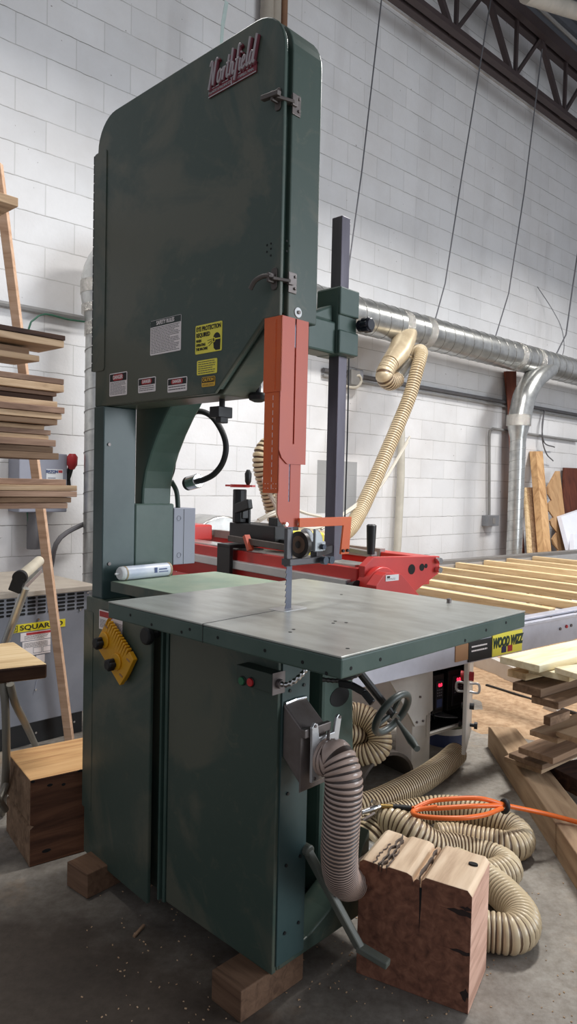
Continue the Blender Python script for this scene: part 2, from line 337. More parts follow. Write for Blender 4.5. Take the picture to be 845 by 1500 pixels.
def spline(pts, step=.01):
    P = [Vector(p) for p in pts]; out = []
    Q = [P[0]*2-P[1]] + P + [P[-1]*2-P[-2]]
    for i in range(1, len(Q)-2):
        a, b, c, d = Q[i-1:i+3]; n = max(2, int((c-b).length/step))
        for k in range(n):
            t = k/n
            out.append(.5*((2*b) + (c-a)*t + (2*a-5*b+4*c-d)*t*t + (3*b-a-3*c+d)*t**3))
    out.append(P[-1]); return out
def resample(path, step):
    out = [path[0]]; acc = 0
    for i in range(1, len(path)):
        a, b = path[i-1], path[i]; L = (b-a).length
        while acc + L >= step:
            t = (step-acc)/L; a = a.lerp(b, t); out.append(a); L = (b-a).length; acc = 0
        acc += L
    return out
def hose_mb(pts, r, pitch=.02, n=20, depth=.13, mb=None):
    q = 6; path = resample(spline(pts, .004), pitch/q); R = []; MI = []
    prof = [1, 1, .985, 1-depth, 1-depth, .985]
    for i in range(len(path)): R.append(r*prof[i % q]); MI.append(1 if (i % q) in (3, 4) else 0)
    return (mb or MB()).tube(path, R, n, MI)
def text(name, s, size, m, parent, mw, align='CENTER', shear=0, bold=0, ext=.0006, sx=1.0):
    c = bpy.data.curves.new('lettering', 'FONT'); c.body = s; c.size = size; c.align_x = align; c.align_y = 'CENTER'
    c.shear = shear; c.offset = bold; c.extrude = ext; c.resolution_u = 3
    t = bpy.data.objects.new('lettering', c); COL.objects.link(t)
    dg = bpy.context.evaluated_depsgraph_get(); dg.update()
    me = bpy.data.meshes.new_from_object(t.evaluated_get(dg), depsgraph=dg)
    bpy.data.objects.remove(t); bpy.data.curves.remove(c)
    me.name = name; me.transform(mw @ Matrix.Diagonal((sx, 1, 1, 1))); me.materials.clear(); me.materials.append(m)
    o = bpy.data.objects.new(name, me); COL.objects.link(o)
    if parent: o.parent = parent
    return o
def face_front(x, y, z): return Matrix.Translation((x, y, z)) @ Matrix.Rotation(PI/2, 4, 'X')     # reads on a face whose normal is -Y
def rrect(x0, x1, z0, z1, r=.004, n=4):
    out = []
    for cx, cz, a in ((x1-r, z0+r, -90), (x1-r, z1-r, 0), (x0+r, z1-r, 90), (x0+r, z0+r, 180)):
        for k in range(n+1):
            t = math.radians(a+90*k/n); out.append((cx+r*math.cos(t), cz+r*math.sin(t)))
    return out
def copy_tree(o, parent=None):
    c = o.copy(); COL.objects.link(c)
    if parent: c.parent = parent
    for ch in o.children: copy_tree(ch, c)
    return c

# ------------------------------------------------------------------ the setting
mb = MB(); mb.box(-4, 16, 0, .2, 0, 8.2)
tag(mb.build('wall_back', MW, mw=W.mat()), kind='structure')
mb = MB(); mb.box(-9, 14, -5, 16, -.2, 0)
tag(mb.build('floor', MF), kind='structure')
ZC = 7.0
mb = MB(); k = 0; y = -6.0
prof = []
while y < 0: prof += [(y, ZC), (y+.05, ZC+.04), (y+.11, ZC+.04), (y+.16, ZC)]; y += .2
pr2 = prof + [(q[0], q[1]+.01) for q in reversed(prof)]
mb.prism(pr2, 'x', -4, 16)
tag(mb.build('ceiling', mat('dark steel deck', (92, 94, 100), .6, .2), mw=W.mat()), kind='structure')

exec_order = []
# ------------------------------------------------------------------ BAND SAW
saw = thing('band_saw', 'tall dark green industrial band saw with steel table and orange blade guard', 'band saw', S.o, S.ang)
# upper wheel housing
def housing(inset=0):
    x0, x1, z0, z1 = -.90+inset, -.03-inset, 1.60+inset, 2.55-inset
    pts = [(x0, z0), (-.278+inset*.4, z0), (-.088+inset*.4, 1.777+inset), (x1, 1.777+inset)]
    r = .105
    for k in range(9): t = math.radians(90*k/8); pts.append((x1-r+r*math.cos(t), z1-r+r*math.sin(t)))
    for k in range(9): t = math.radians(90+90*k/8); pts.append((x0+r+r*math.cos(t), z1-r+r*math.sin(t)))
    return pts
mb = MB().prism(housing(), 'y', .03, .142); mb.build('wheel_housing', GREEN, saw, bevel=.004)
MB().prism(housing(.014), 'y', .010, .032).build('housing_rim', GREEN2, saw)
ud = MB().prism(housing(), 'y', 0, .012).build('housing_door', GREEN, saw, bevel=.003)
hp = MB().prism(rrect(-.915, -.842, 1.717, 2.44, .01), 'y', -.003, .001).build('hinge', GREEN, ud)
mb = MB()
for k in range(24): mb.cyl((-.917, .002, 1.72+k*.03), (-.917, .002, 1.746+k*.03), .006, 10)
mb.build('hinge_barrel', BLACK, ud)
def latch(z, lever):
    mb = MB(); x = -.055
    mb.prism(rrect(x-.004, x+.016, z-.028, z+.028, .008), 'y', -.004, .0)
    mb.box(x+.002, x+.010, -.026, 0, z-.012, z+.012)
    if lever == 'up': mb.bar((x-.03, -.022, z+.006), (x+.03, -.022, z), .012, .014, (0, 0, 1))
    else:
        mb.tube(spline([(x-.052, -.03, z-.022), (x-.035, -.03, z-.004), (x-.01, -.026, z+.004), (x+.012, -.02, z+.002)], .006), .0065, 8)
    mb.bar((x+.012, -.018, z-.004), (x+.028, .03, z-.004), .008, .02, (0, 0, 1))
    mb.build('latch', MIST, ud, bevel=.0015)
    mb = MB(); mb.box(-.03, -.0265, .028, .058, z-.03, z+.022); mb.box(-.0275, -.02, .022, .04, z-.012, z+.014)
    for dz in (.012, -.018): mb.cyl((-.027, .05, z+dz), (-.022, .05, z+dz), .004, 8)
    mb.build('strike_plate', DULL, saw, bevel=.001)
latch(2.318, 'up'); latch(1.872, 'down')
p = S.x(436, 458, -.03)
mb = MB().cyl((-.03, p.y, p.z), (-.0275, p.y, p.z), .013, 20).cyl((-.0275, p.y, p.z), (-.023, p.y, p.z), .005, 8, 1); mb.build('washer', [WPLAS, DULL], saw)
mb = MB()
for dx, dz in ((0, 0), (0, .017), (.011, -.012), (.011, .005), (.011, .018)):
    q = S.y(391, 369); mb.disc((q.x+dx*1.3, .0, q.z+dz), (0, -1, 0), .0028, .0008, 8)
mb.build('screw_holes', DARK, ud)
mb = MB()
for px, py in ((420, 353), (424, 360), (420, 368)):
    q = S.x(px, py, -.03); mb.disc((-.03, q.y, q.z), (1, 0, 0), .0028, .0008, 8)
mb.build('screw_holes', DARK, saw)
# name plate
a, b2 = S.y(307, 147), S.y(377, 99)
cx, w_, zb = (a.x+b2.x)/2, b2.x-a.x, (a.z+b2.z)/2
plate = MB().box(a.x, b2.x, -.004, 0, zb-.004, zb+.018).build('name_plate', mat('maroon plate', (122, 40, 52), .4, var=.05), ud, bevel=.001)
mb = MB()
for q in ((a.x, b2.x, zb-.004, zb-.002), (a.x, b2.x, zb+.016, zb+.018), (cx-.001, cx+.001, zb-.004, zb+.018)): mb.box(q[0], q[1], -.005, -.004, q[2], q[3])
mb.build('plate_rule', ALU, plate)
text('plate_lettering', 'FOUNDRY & MACHINE CO.', .0098, ALU, plate, face_front(cx-w_/4, -.0045, zb+.007), sx=.78)
text('plate_lettering', 'NORTHFIELD, MINN.', .0098, ALU, plate, face_front(cx+w_/4, -.0045, zb+.007), sx=.86)
SCRIPT = [(.78, [[(-.02, .86), (.06, 1.02), (.16, 1.0), (.17, .7), (.12, .25), (.06, -.12)], [(.17, .98), (.26, .6), (.40, .0)], [(.40, .0), (.44, .5), (.48, .95), (.58, 1.06), (.66, .98)]]),
 (.42, [[(.2, .5), (.06, .42), (.03, .15), (.12, .0), (.26, .06), (.32, .3), (.24, .49), (.18, .5)], [(.24, .46), (.36, .40), (.44, .44)]]),
 (.34, [[(.02, .44), (.1, .5), (.1, .3), (.07, .0)], [(.1, .3), (.18, .46), (.3, .48)]]),
 (.32, [[(.14, .9), (.11, .5), (.09, .12), (.16, .0), (.28, .1)], [(.0, .58), (.28, .62)]]),
 (.46, [[(.1, 1.08), (.08, .5), (.05, .0)], [(.07, .3), (.18, .48), (.28, .44), (.27, .15), (.32, .0), (.44, .12)]]),
 (.36, [[(.34, .98), (.24, 1.08), (.16, .95), (.14, .5), (.1, .0), (.06, -.3)], [(.02, .5), (.3, .54)]]),
 (.22, [[(.06, .48), (.05, .2), (.09, .0), (.2, .1)], [(.08, .68), (.1, .74)]]),
 (.38, [[(.04, .22), (.2, .3), (.26, .42), (.17, .5), (.06, .4), (.04, .15), (.14, .0), (.34, .12)]]),
 (.26, [[(.12, 1.12), (.08, .6), (.06, .15), (.12, .0), (.24, .1)]]),
 (.46, [[(.3, .44), (.16, .5), (.05, .36), (.04, .12), (.14, .0), (.26, .12), (.32, .4)], [(.42, 1.08), (.36, .6), (.32, .15), (.36, .0), (.46, .08)]])]
def script(name, m, dx, dz_, y, r):
    mb = MB(); tot = sum(q[0] for q in SCRIPT); ux = w_*.96/tot; uz = .062; x = a.x+.004
    for adv, strokes in SCRIPT:
        for st_ in strokes:
            P_ = [Vector((x+px*ux+py*uz*.16+dx, y, zb+.021+py*uz+dz_)) for px, py in st_]; mb.tube(spline(P_, .003), r, 8)
        x += adv*ux
    return mb.build(name, m, plate, smooth=True)
script('script_lettering', mat('pewter letters', (172, 162, 164), .4, .3, var=.1), 0, 0, -.008, .0036)
script('script_shadow', mat('maroon letters', (112, 36, 50), .5, var=.1), .003, -.003, -.004, .0046)
# stickers
def sticker(tl, br, m, name='sticker', parent=None, Y=0, t=.0012):
    a, b = S.y(*tl, Y), S.y(*br, Y)
    o = MB().prism(rrect(a.x, b.x, b.z, a.z, .004), 'y', Y-t, Y).build(name, m, parent or ud)
    return o, a.x, b.x, b.z, a.z
def lines(o, x0, x1, z0, z1, n, Y=-.0012, m=None, frac=.34):
    mb = MB(); h = (z1-z0)/n
    for k in range(n):
        zc = z1-(k+.5)*h; x = x0; xe = x1 - random.random()*(x1-x0)*(.35 if k % 4 == 3 else .06)
        while x < xe-.002:
            wl = min(random.uniform(.006, .016), xe-x); mb.box(x, x+wl*.84, Y-.0004, Y, zc-h*frac/2, zc+h*frac/2); x += wl
    return mb.build('fine_print', m or mat('grey print ink', (74, 70, 70), .6, var=0), o)
o, x0, x1, z0, z1 = sticker((221, 471), (265, 513), PAPER)
MB().box(x0+.001, x1-.001, -.0018, -.0012, z1-.02, z1-.001).build('sticker_band', mat('dark green ink', (38, 52, 48), .5), o)
text('sticker_lettering', 'SAFETY RULES', .0165, PAPER, o, face_front((x0+x1)/2, -.0022, z1-.0105), ext=.0003, bold=.0004, sx=.85)
lines(o, x0+.004, x1-.004, z0+.004, z1-.022, 17)
o, x0, x1, z0, z1 = sticker((287, 478), (325, 513), YEL)
text('sticker_lettering', 'EYE PROTECTION', .017, INK, o, face_front((x0+x1)/2, -.0016, z1-.012), ext=.0003, bold=.0006, sx=.78)
text('sticker_lettering', 'REQUIRED', .016, INK, o, face_front(x0+.004, -.0016, z1-.029), 'LEFT', ext=.0003, bold=.0006, sx=.8)
for k, s_ in enumerate(('WHEN', 'OPERATING', 'THIS MACHINE')):
    text('sticker_lettering', s_, .0105, INK, o, face_front(x0+.004, -.0016, z1-.045-k*.0115), 'LEFT', ext=.0003, bold=.0004, sx=.72)
mb = MB(); hx, hz = x1-.021, (z0+z1)/2-.011
mb.prism([(hx+.0155*math.cos(t)*1., hz+.005+.017*math.sin(t)) for t in [math.radians(q) for q in range(0, 181, 20)]] + [(hx-.014, hz-.006), (hx-.012, hz-.02), (hx-.004, hz-.026), (hx+.0145, hz-.026)], 'y', -.0018, -.0012)
for k in range(3): mb.bar((hx-.034-k*.003, -.0015, hz-.012+k*.008), (hx-.018, -.0015, hz-.002+k*.004), .001, .0012, (0, 1, 0))
head = mb.build('head_pictogram', INK, o)
MB().box(hx-.01, hx+.0155, -.0022, -.0018, hz+.003, hz+.0065).build('goggle_strap', YEL, head)
MB().tube([(hx-.012+.006*math.cos(t), -.0021, hz+.003+.006*math.sin(t)) for t in [k*PI/8 for k in range(16)]], .0013, 6, closed=True).build('goggle_ring', YEL, head)
o, x0, x1, z0, z1 = sticker((289, 529), (318, 546), YEL)
lines(o, x0+.006, x1-.006, z0+.002, z1-.002, 6); 
o, x0, x1, z0, z1 = sticker((296, 553), (315, 565), YELO)
MB().box(x0+.002, x1-.002, -.0018, -.0012, z1-.016, z1-.002).build('sticker_band', INK, o)
text('sticker_lettering', 'CAUTION', .0125, YELO, o, face_front((x0+x1)/2, -.0022, z1-.009), ext=.0003, bold=.0003, sx=.85)
lines(o, x0+.004, x1-.004, z0+.002, z1-.019, 3)
for tl, br, n in (((161, 548), (186, 578), 10), ((203, 555), (228, 573), 3), ((246, 555), (274, 572), 2)):
    o, x0, x1, z0, z1 = sticker(tl, br, PAPER); hgt = min(.024, (z1-z0)*.42); zc = z1-.003-hgt/2
    MB().box(x0+.003, x1-.003, -.0018, -.0012, zc-hgt/2, zc+hgt/2).build('sticker_band', INK, o)
    MB().prism(rrect((x0+x1)/2-.03*min(1, (x1-x0)/.1), (x0+x1)/2+.03*min(1, (x1-x0)/.1), zc-hgt*.42, zc+hgt*.42, hgt*.4), 'y', -.0022, -.0018).build('danger_oval', REDS, o)
    text('sticker_lettering', 'DANGER', hgt*.72, PAPER, o, face_front((x0+x1)/2, -.0026, zc), ext=.0003, bold=.0003, sx=.8)
    lines(o, x0+.005, x1-.005, z0+.004, zc-hgt/2-.002, n)
# column, throat frame
MB().box(-.905, -.842, 0, .127, .95, 1.60).build('column_cover', TEAL, saw, bevel=.003)
mb = MB()
for py in (651, 826):
    q = S.x(158, py, -.842); mb.cyl((-.842, q.y+.004, q.z), (-.838, q.y+.004, q.z), .006, 8)
mb.build('column_bolts', DULL, saw)
YF, YB = .165, .29
curve = [S.y(px, py, YF) for px, py in ((208, 738), (209, 715), (213, 690), (221, 662), (231, 635), (243, 608), (249, 597))]
pts = [(-.905, 1.20), (curve[0].x, 1.20)] + [(q.x, q.z) for q in curve] + [(curve[-1].x+.05, 1.66), (-.905, 1.66)]
pts[3:3] = []
MB().prism(pts, 'y', YF, YB).build('throat_frame', GREEN2, saw, bevel=.008)
xl = curve[0].x
yr = S.x(255, 760, xl+.01).y
MB().box(-.905, xl+.01, .13, yr, .90, S.y(200, 738, .13).z).build('throat_base', GREEN2, saw, bevel=.006)
MB().cyl((xl-.02, .125, S.y(200, 738, .13).z+.004), (xl-.02, .14, S.y(200, 738, .13).z+.012), .01, 8).build('frame_bolt', DULL, saw)
g0, g1 = S.x(255, 746, xl+.014), S.x(285, 825, xl+.014)
eb = MB().box(xl-.09, xl+.014, g0.y, g1.y, g1.z, g0.z+.004).build('switch_box', GREYB, saw, bevel=.002)
sy = S.x(269, 780, xl+.014).y
MB().box(xl+.0135, xl+.0145, sy-.001, sy+.001, g1.z, g0.z).build('box_seam', BLACK, eb)
mb = MB()
for py in (759, 813):
    q = S.x(262, py, xl+.014); mb.tube([(xl+.0145, q.y+.009*math.cos(t), q.z+.009*math.sin(t)) for t in [k*PI/8 for k in range(16)]], .0008, 5, closed=True)
mb.build('knockout', mat('dull grey ring', (116, 118, 130), .5), eb)
mb = MB(); q0, q1 = S.x(261, 745, xl-.02), S.x(251, 705, xl-.02)
mb.tube(spline([(xl-.02, q0.y, q0.z-.01), (xl-.02, (q0.y+q1.y)/2+.008, (q0.z+q1.z)/2+.01), (xl-.02, q1.y, q1.z)], .006), .009, 10)
mb.build('flex_conduit', mat('dark green conduit', (40, 58, 50), .4), saw, smooth=True)
mb = MB(); q = [S.x(px, py, xl-.02) for px, py in ((247, 708), (255, 690), (257, 665), (256, 640))]
mb.tube(spline(q, .01), .003, 6); mb.build('lamp_cable', BLACK, saw)
# lower cabinet
MB().box(-.915, -.002, .014, .118, .085, .95).build('cabinet_body', GREEN, saw, bevel=.003)
MB().box(-.86, -.16, .118, .46, .085, .97).build('machine_base', GREEN2, saw, bevel=.01)
mb = MB(); z1, zs = .097, .165
mb.prism([(.02, .085), (.40, .085), (.40, .33), (.36, .27), (.30, .20), (.22, .16), (.13, .125), (.02, .115)], 'x', -.10, .0)
mb.box(-.90, -.10, .02, .46, .082, .12)
mb.build('base_casting', GREEN, saw, bevel=.004)
mb = MB(); lp = []
for k in range(9): lp.append((.36-.24*k/8, 0))
mb.prism(rrect(-.457, -.002, .082, .958, .004), 'y', -.004, .012)
rd = mb.build('cabinet_door', GREEN, saw, bevel=.003)
dl = MB().prism(rrect(0, .418, .062, .955, .006), 'y', -.012, .0).build('cabinet_door', GREEN, saw, bevel=.003)
dl.location = (-.926, .004, 0); dl.rotation_euler = (0, 0, math.radians(-3.6))
MB().prism(rrect(-.012, .052, .22, .905, .006), 'y', -.0135, -.0115).build('hinge', GREEN, dl)
mb = MB()
for k in range(6): mb.cyl((-.014, .0, .25+k*.125), (-.02, .0, .25+k*.125), .004, 8)
mb.cyl((-.014, -.006, .22), (-.014, -.006, .905), .006, 8); mb.build('hinge_barrel', BLACK, dl)
mb = MB().box(-.494, -.486, -.01, .02, .075, .95).box(-.474, -.462, -.006, .02, .075, .95); mb.build('door_stop', GREEN2, saw, bevel=.002)
# side flange with bolts
MB().box(-.004, .003, .008, .112, .10, .97).build('side_panel', TEAL, saw, bevel=.001)
mb = MB()
for z in (.18, .36, .55, .82):
    for y in (.035, .088): mb.cyl((.003, y, z+(y-.03)*.1), (.0065, y, z+(y-.03)*.1), .0045, 8)
mb.build('panel_bolts', BLACK, saw)
# table pedestal
p0, p1 = S.x(470, 1100, -.1), S.x(518, 1100, -.1)
mb = MB().prism([(p0.y, .13), (p1.y+.02, .13), (p1.y, .60), (p1.y-.01, .80), (p1.y+.03, .975), (p0.y-.01, .975), (p0.y, .8)], 'x', -.4, -.1)
ped = mb.build('table_pedestal', GREEN2, saw, bevel=.012)
q = S.x(497, 1030, -.1); mb = MB()
mb.prism([(q.y+.045*math.cos(t), q.z+.03*math.sin(t)+.02) for t in [k*PI/10 for k in range(20)]], 'x', -.102, -.0985); mb.build('pedestal_opening', DARK, ped)
# tables
TX0, TX1, TY0, TY1, TZ = -.448, .381, -.222, .57, 1.02
tb = MB().box(TX0, TX1, TY0, TY1, TZ-.0455, TZ-.004).build('table', GREEN2, saw, bevel=.004)
MB().box(TX0, TX1, TY0, TY1, TZ-.004, TZ).build('table_surface', STEEL, tb, bevel=.001)
holes = []
for px, py in ((191, 901), (222, 915), (266, 926), (278, 922), (319, 934), (388, 953), (443, 970), (478, 988)):
    q = S.y(px, py, TY0); MB().disc((q.x, TY0+.0005, min(max(q.z, TZ-.04), TZ-.01)), (0, -1, 0), .004, .0012, 10).build('edge_hole', DARK, tb)
for px, py in ((514, 979), (557, 966), (681, 943), (712, 923), (741, 912)):
    q = S.x(px, py, TX1); MB().disc((TX1-.0005, q.y, min(max(q.z, TZ-.036), TZ-.01)), (1, 0, 0), .004, .0012, 10).build('edge_hole', DARK, tb)
for px, py in ((425, 926), (430, 922), (488, 913), (491, 910), (509, 950), (500, 871), (507, 912)):
    q = S.z(px, py, TZ); MB().disc((q.x, q.y, TZ), (0, 0, 1), .0045, .0004, 10).build('table_hole', DARK, tb)
BX, BY = -.057, .085
sl = S.y(297, 917, TY0)
mb = MB(); mb.bar((sl.x, TY0, TZ-.0002), (BX, BY-.03, TZ-.0002), .0022, .0015); mb.box(sl.x-.001, sl.x+.001, TY0-.0006, TY0+.001, TZ-.045, TZ); mb.build('table_slot', BLACK, tb)
MB().prism(rrect(BX-.03, BX+.03, BY-.05, BY+.05, .012), 'z', TZ-.001, TZ+.0008).build('table_insert', ALU, tb)
q = S.z(505, 852, TZ); MB().cyl((TX0+.62, TY1-.05, TZ), (TX0+.62, TY1-.05, TZ+.012), .007, 8).build('stop_pin', DULL, tb)
ax = MB().box(-.80, TX0-.002, .01, .46, TZ-.036, TZ-.002).build('extension_table', PALEG, saw, bevel=.003)
MB().box(-.80, TX0-.002, .008, .0105, TZ-.036, TZ-.003).build('extension_edge', GREEN, ax)
MB().box(-.72, -.66, .05, .12, .95, TZ-.03).build('extension_bracket', GREEN2, ax)
MB().box(-.6, .25, .12, .42, .93, .976).build('table_trunnion', GREEN2, saw, bevel=.006)
# blade with teeth
mb = MB(); zz = .97
pts = [(BY+.011, .97)]
pts += [(BY+.011, 1.80), (BY-.009, 1.80)]
z = 1.80
while z > .975: pts += [(BY-.009, z), (BY-.0135, z-.012), (BY-.009, z-.013)]; z -= .016
pts.append((BY-.009, .97))
mb.prism(pts, 'x', BX-.0008, BX+.0008); mb.build('saw_blade', mat('blade steel', (92, 94, 104), .3, .8), saw)
# orange guard
gx0, gx1 = -.084, -.021
def ubend(z0, z1, y0, y1, r=.03):
    out = [(y0, z1), (y0, z0+r)]
    for k in range(1, 9): t = math.radians(180+90*k/8); out.append((y0+r+r*math.cos(t), z0+r+r*math.sin(t)))
    return out + [(y1, z0), (y1, z1)]
gu = MB().box(gx0, gx1, 0.001, .004, S.y(388, 575).z, 1.778).build('blade_guard', ORANGE, saw)
GZ = S.x(430, 680, gx1).z; yb = S.x(452, 480, gx1).y
def slotted(name, z0, z1, y0, y1, ys, zs0, x, m):
    mb = MB()
    for pl in ([(y0, z1), (y0, z0+.035), (y0+.01, z0+.015), (y0+.03, z0), (ys-.003, z0), (ys-.003, z1)], [(ys+.003, z0), (y1, z0), (y1, z1), (ys+.003, z1)], [(ys-.003, z0), (ys+.003, z0), (ys+.003, zs0), (ys-.003, zs0)]):
        mb.prism(pl, 'x', x-.003, x)
    return mb.build(name, m, gu)
slotted('guard_side', GZ, 1.778, .001, yb, S.x(433, 500, gx1).y, GZ+.052, gx1, ORANGE_COOL)
GZ2 = S.x(425, 772, gx1-.004).z
slotted('guard_lower_side', GZ2, GZ+.3, .004, S.x(440, 700, gx1-.004).y, S.x(424, 700, gx1-.004).y, S.x(424, 735, gx1-.004).z, gx1-.004, ORANGE_COOL)
zl = S.y(388, 722, .003).z
MB().box(gx0+.003, gx1-.004, .004, .007, zl, 1.6).build('guard_lower_front', ORANGE, gu)
mb = MB(); hx = gx0+.042
for k in range(40):
    z = 1.77-k*.0112
    mb.cyl((hx, .001, z), (hx, .001, z-.0095), .0024, 8)
    if z < S.y(388, 575).z+.02: break
mb.build('guard_hinge', ORANGE, gu)
mb = MB(); z = S.y(388, 580).z
while z > zl+.01: mb.box(hx-.008, hx-.0068, .0032, .004, z-.012, z); z -= .019
for k in range(4): mb.disc((gx0+.012+(k % 2)*.01, .004, zl+.012+(k//2)*.012), (0, -1, 0), .0012, .0006, 6); mb.disc((gx1-.022+(k % 2)*.01, .004, zl+.012+(k//2)*.012), (0, -1, 0), .0012, .0006, 6)
mb.build('guard_rivets', PAPER, gu)
mb = MB()
for px, py, r in ((418, 768, .006), (437, 766, .0075)):
    q = S.x(px, py, gx1); MB().cyl((gx1-.004, q.y, q.z), (gx1+.006, q.y, q.z), r, 6).build('guard_bolt', CHROME, gu)
# guard arm: flat bar to behind the post and down
ay0, ay1 = S.x(437, 766, gx1).y-.005, S.x(520, 762, .0).y
az = S.x(437, 766, gx1).z; al = S.x(512, 812, .0).z
mb = MB()
q0 = (gx1+.003, ay0, az); q1 = (gx1+.003, ay0+.045, az+.002); 
mb.prism([(ay0+.0, az-.011), (ay0+.03, az-.011), (ay1-.035, az-.011), (ay1-.045, al), (ay1-.008, al), (ay1, az+.013), (ay0, az+.013)], 'x', -.018, -.012)
arm = mb.build('guard_arm', ORANGE, gu, bevel=.001)
mb = MB()
for d in (.012, .032): mb.cyl((-.012, ay1-.05+d, al+.01), (-.006, ay1-.05+d, al+.01), .0045, 8)
mb.build('arm_bolts', BLACK, arm)
# guide post and its bracket
px_, py_ = -.09, .305
post = MB().box(px_-.019, px_+.019, py_-.019, py_+.019, 1.135, 2.12).build('guide_post', BARSTEEL, saw, bevel=.002)
zb0, zb1 = 1.722, 1.912
mb = MB().box(px_-.045, px_+.04, py_-.05, py_+.035, zb0, zb1)
mb.box(px_-.04, px_+.03, .14, py_-.045, zb0+.0, zb0+.09)
mb.prism([(.14, zb0+.09), (py_-.05, zb0+.09), (py_-.05, zb1-.05)], 'x', px_-.03, px_+.02)
br = mb.build('post_bracket', GREEN2, saw, bevel=.006)
for za, zb9 in ((zb0+.002, zb0+.068), (zb0+.11, zb1-.002)): MB().box(px_+.036, px_+.0465, py_-.05, py_+.035, za, zb9).build('bracket_cap', GREEN2, br, bevel=.004)
zk = S.x(515, 473, px_+.05).z; yk = py_+.045
mb = MB()
for k in range(6):
    t = k*PI/3; mb.cyl((px_+.055, yk+.014*math.cos(t), zk+.014*math.sin(t)), (px_+.08, yk+.014*math.cos(t), zk+.014*math.sin(t)), .009, 10)
mb.cyl((px_+.04, yk, zk), (px_+.084, yk, zk), .018, 16)
mb.build('clamp_knob', mat('black bakelite', (28, 28, 40), .3, var=.1), br, bevel=.003, smooth=True)
mb = MB().cyl((px_-.03, .142, 1.87), (px_-.03, .19, 1.87), .043, 24).cyl((px_-.03, .19, 1.87), (px_-.03, .205, 1.87), .03, 24); mb.build('tension_hub', TEAL, saw, bevel=.005, smooth=True)
mb = MB().tube(spline([(px_+.0, py_+.05, 1.75), (px_+.0, py_+.052, 1.5), (px_, py_+.05, 1.22)], .05), .0022, 6); mb.build('counterweight_cable', BLACK, saw)
# blade guide
gz = S.x(441, 797, BX).z
gy = BY+.048
wheel = MB().cyl((BX+.008, gy-.022, gz), (BX+.008, gy-.008, gz), .036, 32).cyl((BX+.008, gy-.0235, gz), (BX+.008, gy-.022, gz), .024, 24, 1).cyl((BX+.008, gy-.0255, gz), (BX+.008, gy-.0235, gz), .010, 16)
wheel.build('guide_wheel', [mat('dark guide wheel', (58, 52, 48), .4, .3), mat('rusty hub', (112, 88, 72), .5, .3)], saw, bevel=.002, smooth=True)
mb = MB(); pr_ = []
for k in range(9): t = math.radians(180*k/8); pr_.append((gy+.03+.034*math.cos(t)*-1, gz+.0+.042*math.sin(t)))
mb.prism(pr_+[(gy+.066, gz-.022), (gy+.03, gz-.022), (gy+.0, gz-.022)], 'x', BX-.018, BX-.008); mb.prism(pr_[4:]+[(gy+.066, gz-.022), (gy+.03, gz-.022)], 'x', BX+.012, BX+.022)
mb.box(BX-.018, BX+.022, gy+.035, gy+.075, gz-.02, gz+.006)
mb.build('guide_yoke', mat('cast aluminium', (178, 182, 184), .35, .5), saw, bevel=.003)
mb = MB().box(BX-.012, BX+.02, BY-.018, gy+.085, gz-.054, gz-.036).box(BX-.006, BX+.006, BY-.016, BY+.002, gz-.058, gz+.045).bar((BX-.01, gy+.06, gz-.03), (px_, py_, gz-.02), .022, .022)
gb = mb.build('guide_block', mat('oily steel', (92, 90, 92), .35, .5), saw, bevel=.002)
mb = MB()
for d in (.055, .08): mb.cyl((BX+.026, gy+d, gz-.045), (BX+.042, gy+d, gz-.045), .011, 16)
mb.cyl((BX+.022, gy+.058, gz-.008), (BX+.032, gy+.058, gz-.008), .008, 6); mb.build('guide_screws', mat('dark screw', (70, 76, 86), .35, .6), gb)
# under the housing: limit block, brush, lamp
q = S.y(325, 603, .1)
mb = MB().cyl((q.x, .1, q.z+.01), (q.x, .1, 1.605), .009, 10).box(q.x-.028, q.x+.014, .075, .13, q.z-.018, q.z+.014).box(q.x-.012, q.x+.012, .085, .115, q.z-.034, q.z-.016); mb.build('lower_block', BLACK, saw, bevel=.002)
q = S.y(378, 578, .15)
mb = MB(); mb.tube([(q.x, .15, q.z-.022), (q.x, .15, q.z-.016), (q.x, .15, q.z-.004), (q.x, .15, q.z+.004)], [.012, .026, .03, .026], 20); mb.cyl((q.x, .15, q.z), (q.x, .15, 1.72), .008, 10); mb.build('tension_foot', BLACK, saw, smooth=True)
YL = .34
lp = [S.y(px, py, YL) for px, py in ((279, 604), (296, 603), (312, 612), (326, 634), (331, 656), (326, 678), (314, 694), (300, 702), (290, 705))]
b0 = S.y(272, 602, YL)
mb = MB().box(b0.x-.03, b0.x+.022, YB-.005, YL+.02, b0.z-.018, b0.z+.016); lb = mb.build('lamp_base', MIST, saw, bevel=.002)
MB().tube(spline(lp, .006), .0105, 12).build('gooseneck', RUBBER, lb, smooth=True)
h0, h1 = S.y(291, 704, YL), S.y(266, 711, YL); d = (h1-h0).normalized()
MB().cyl(h0, h0+d*.052, .026, 24).build('lamp_head', CHROME, lb, bevel=.002, smooth=True)
MB().cyl(h0+d*.052, h0+d*.066, .0255, 24).build('lamp_lens', RUBBER, lb, bevel=.002, smooth=True)
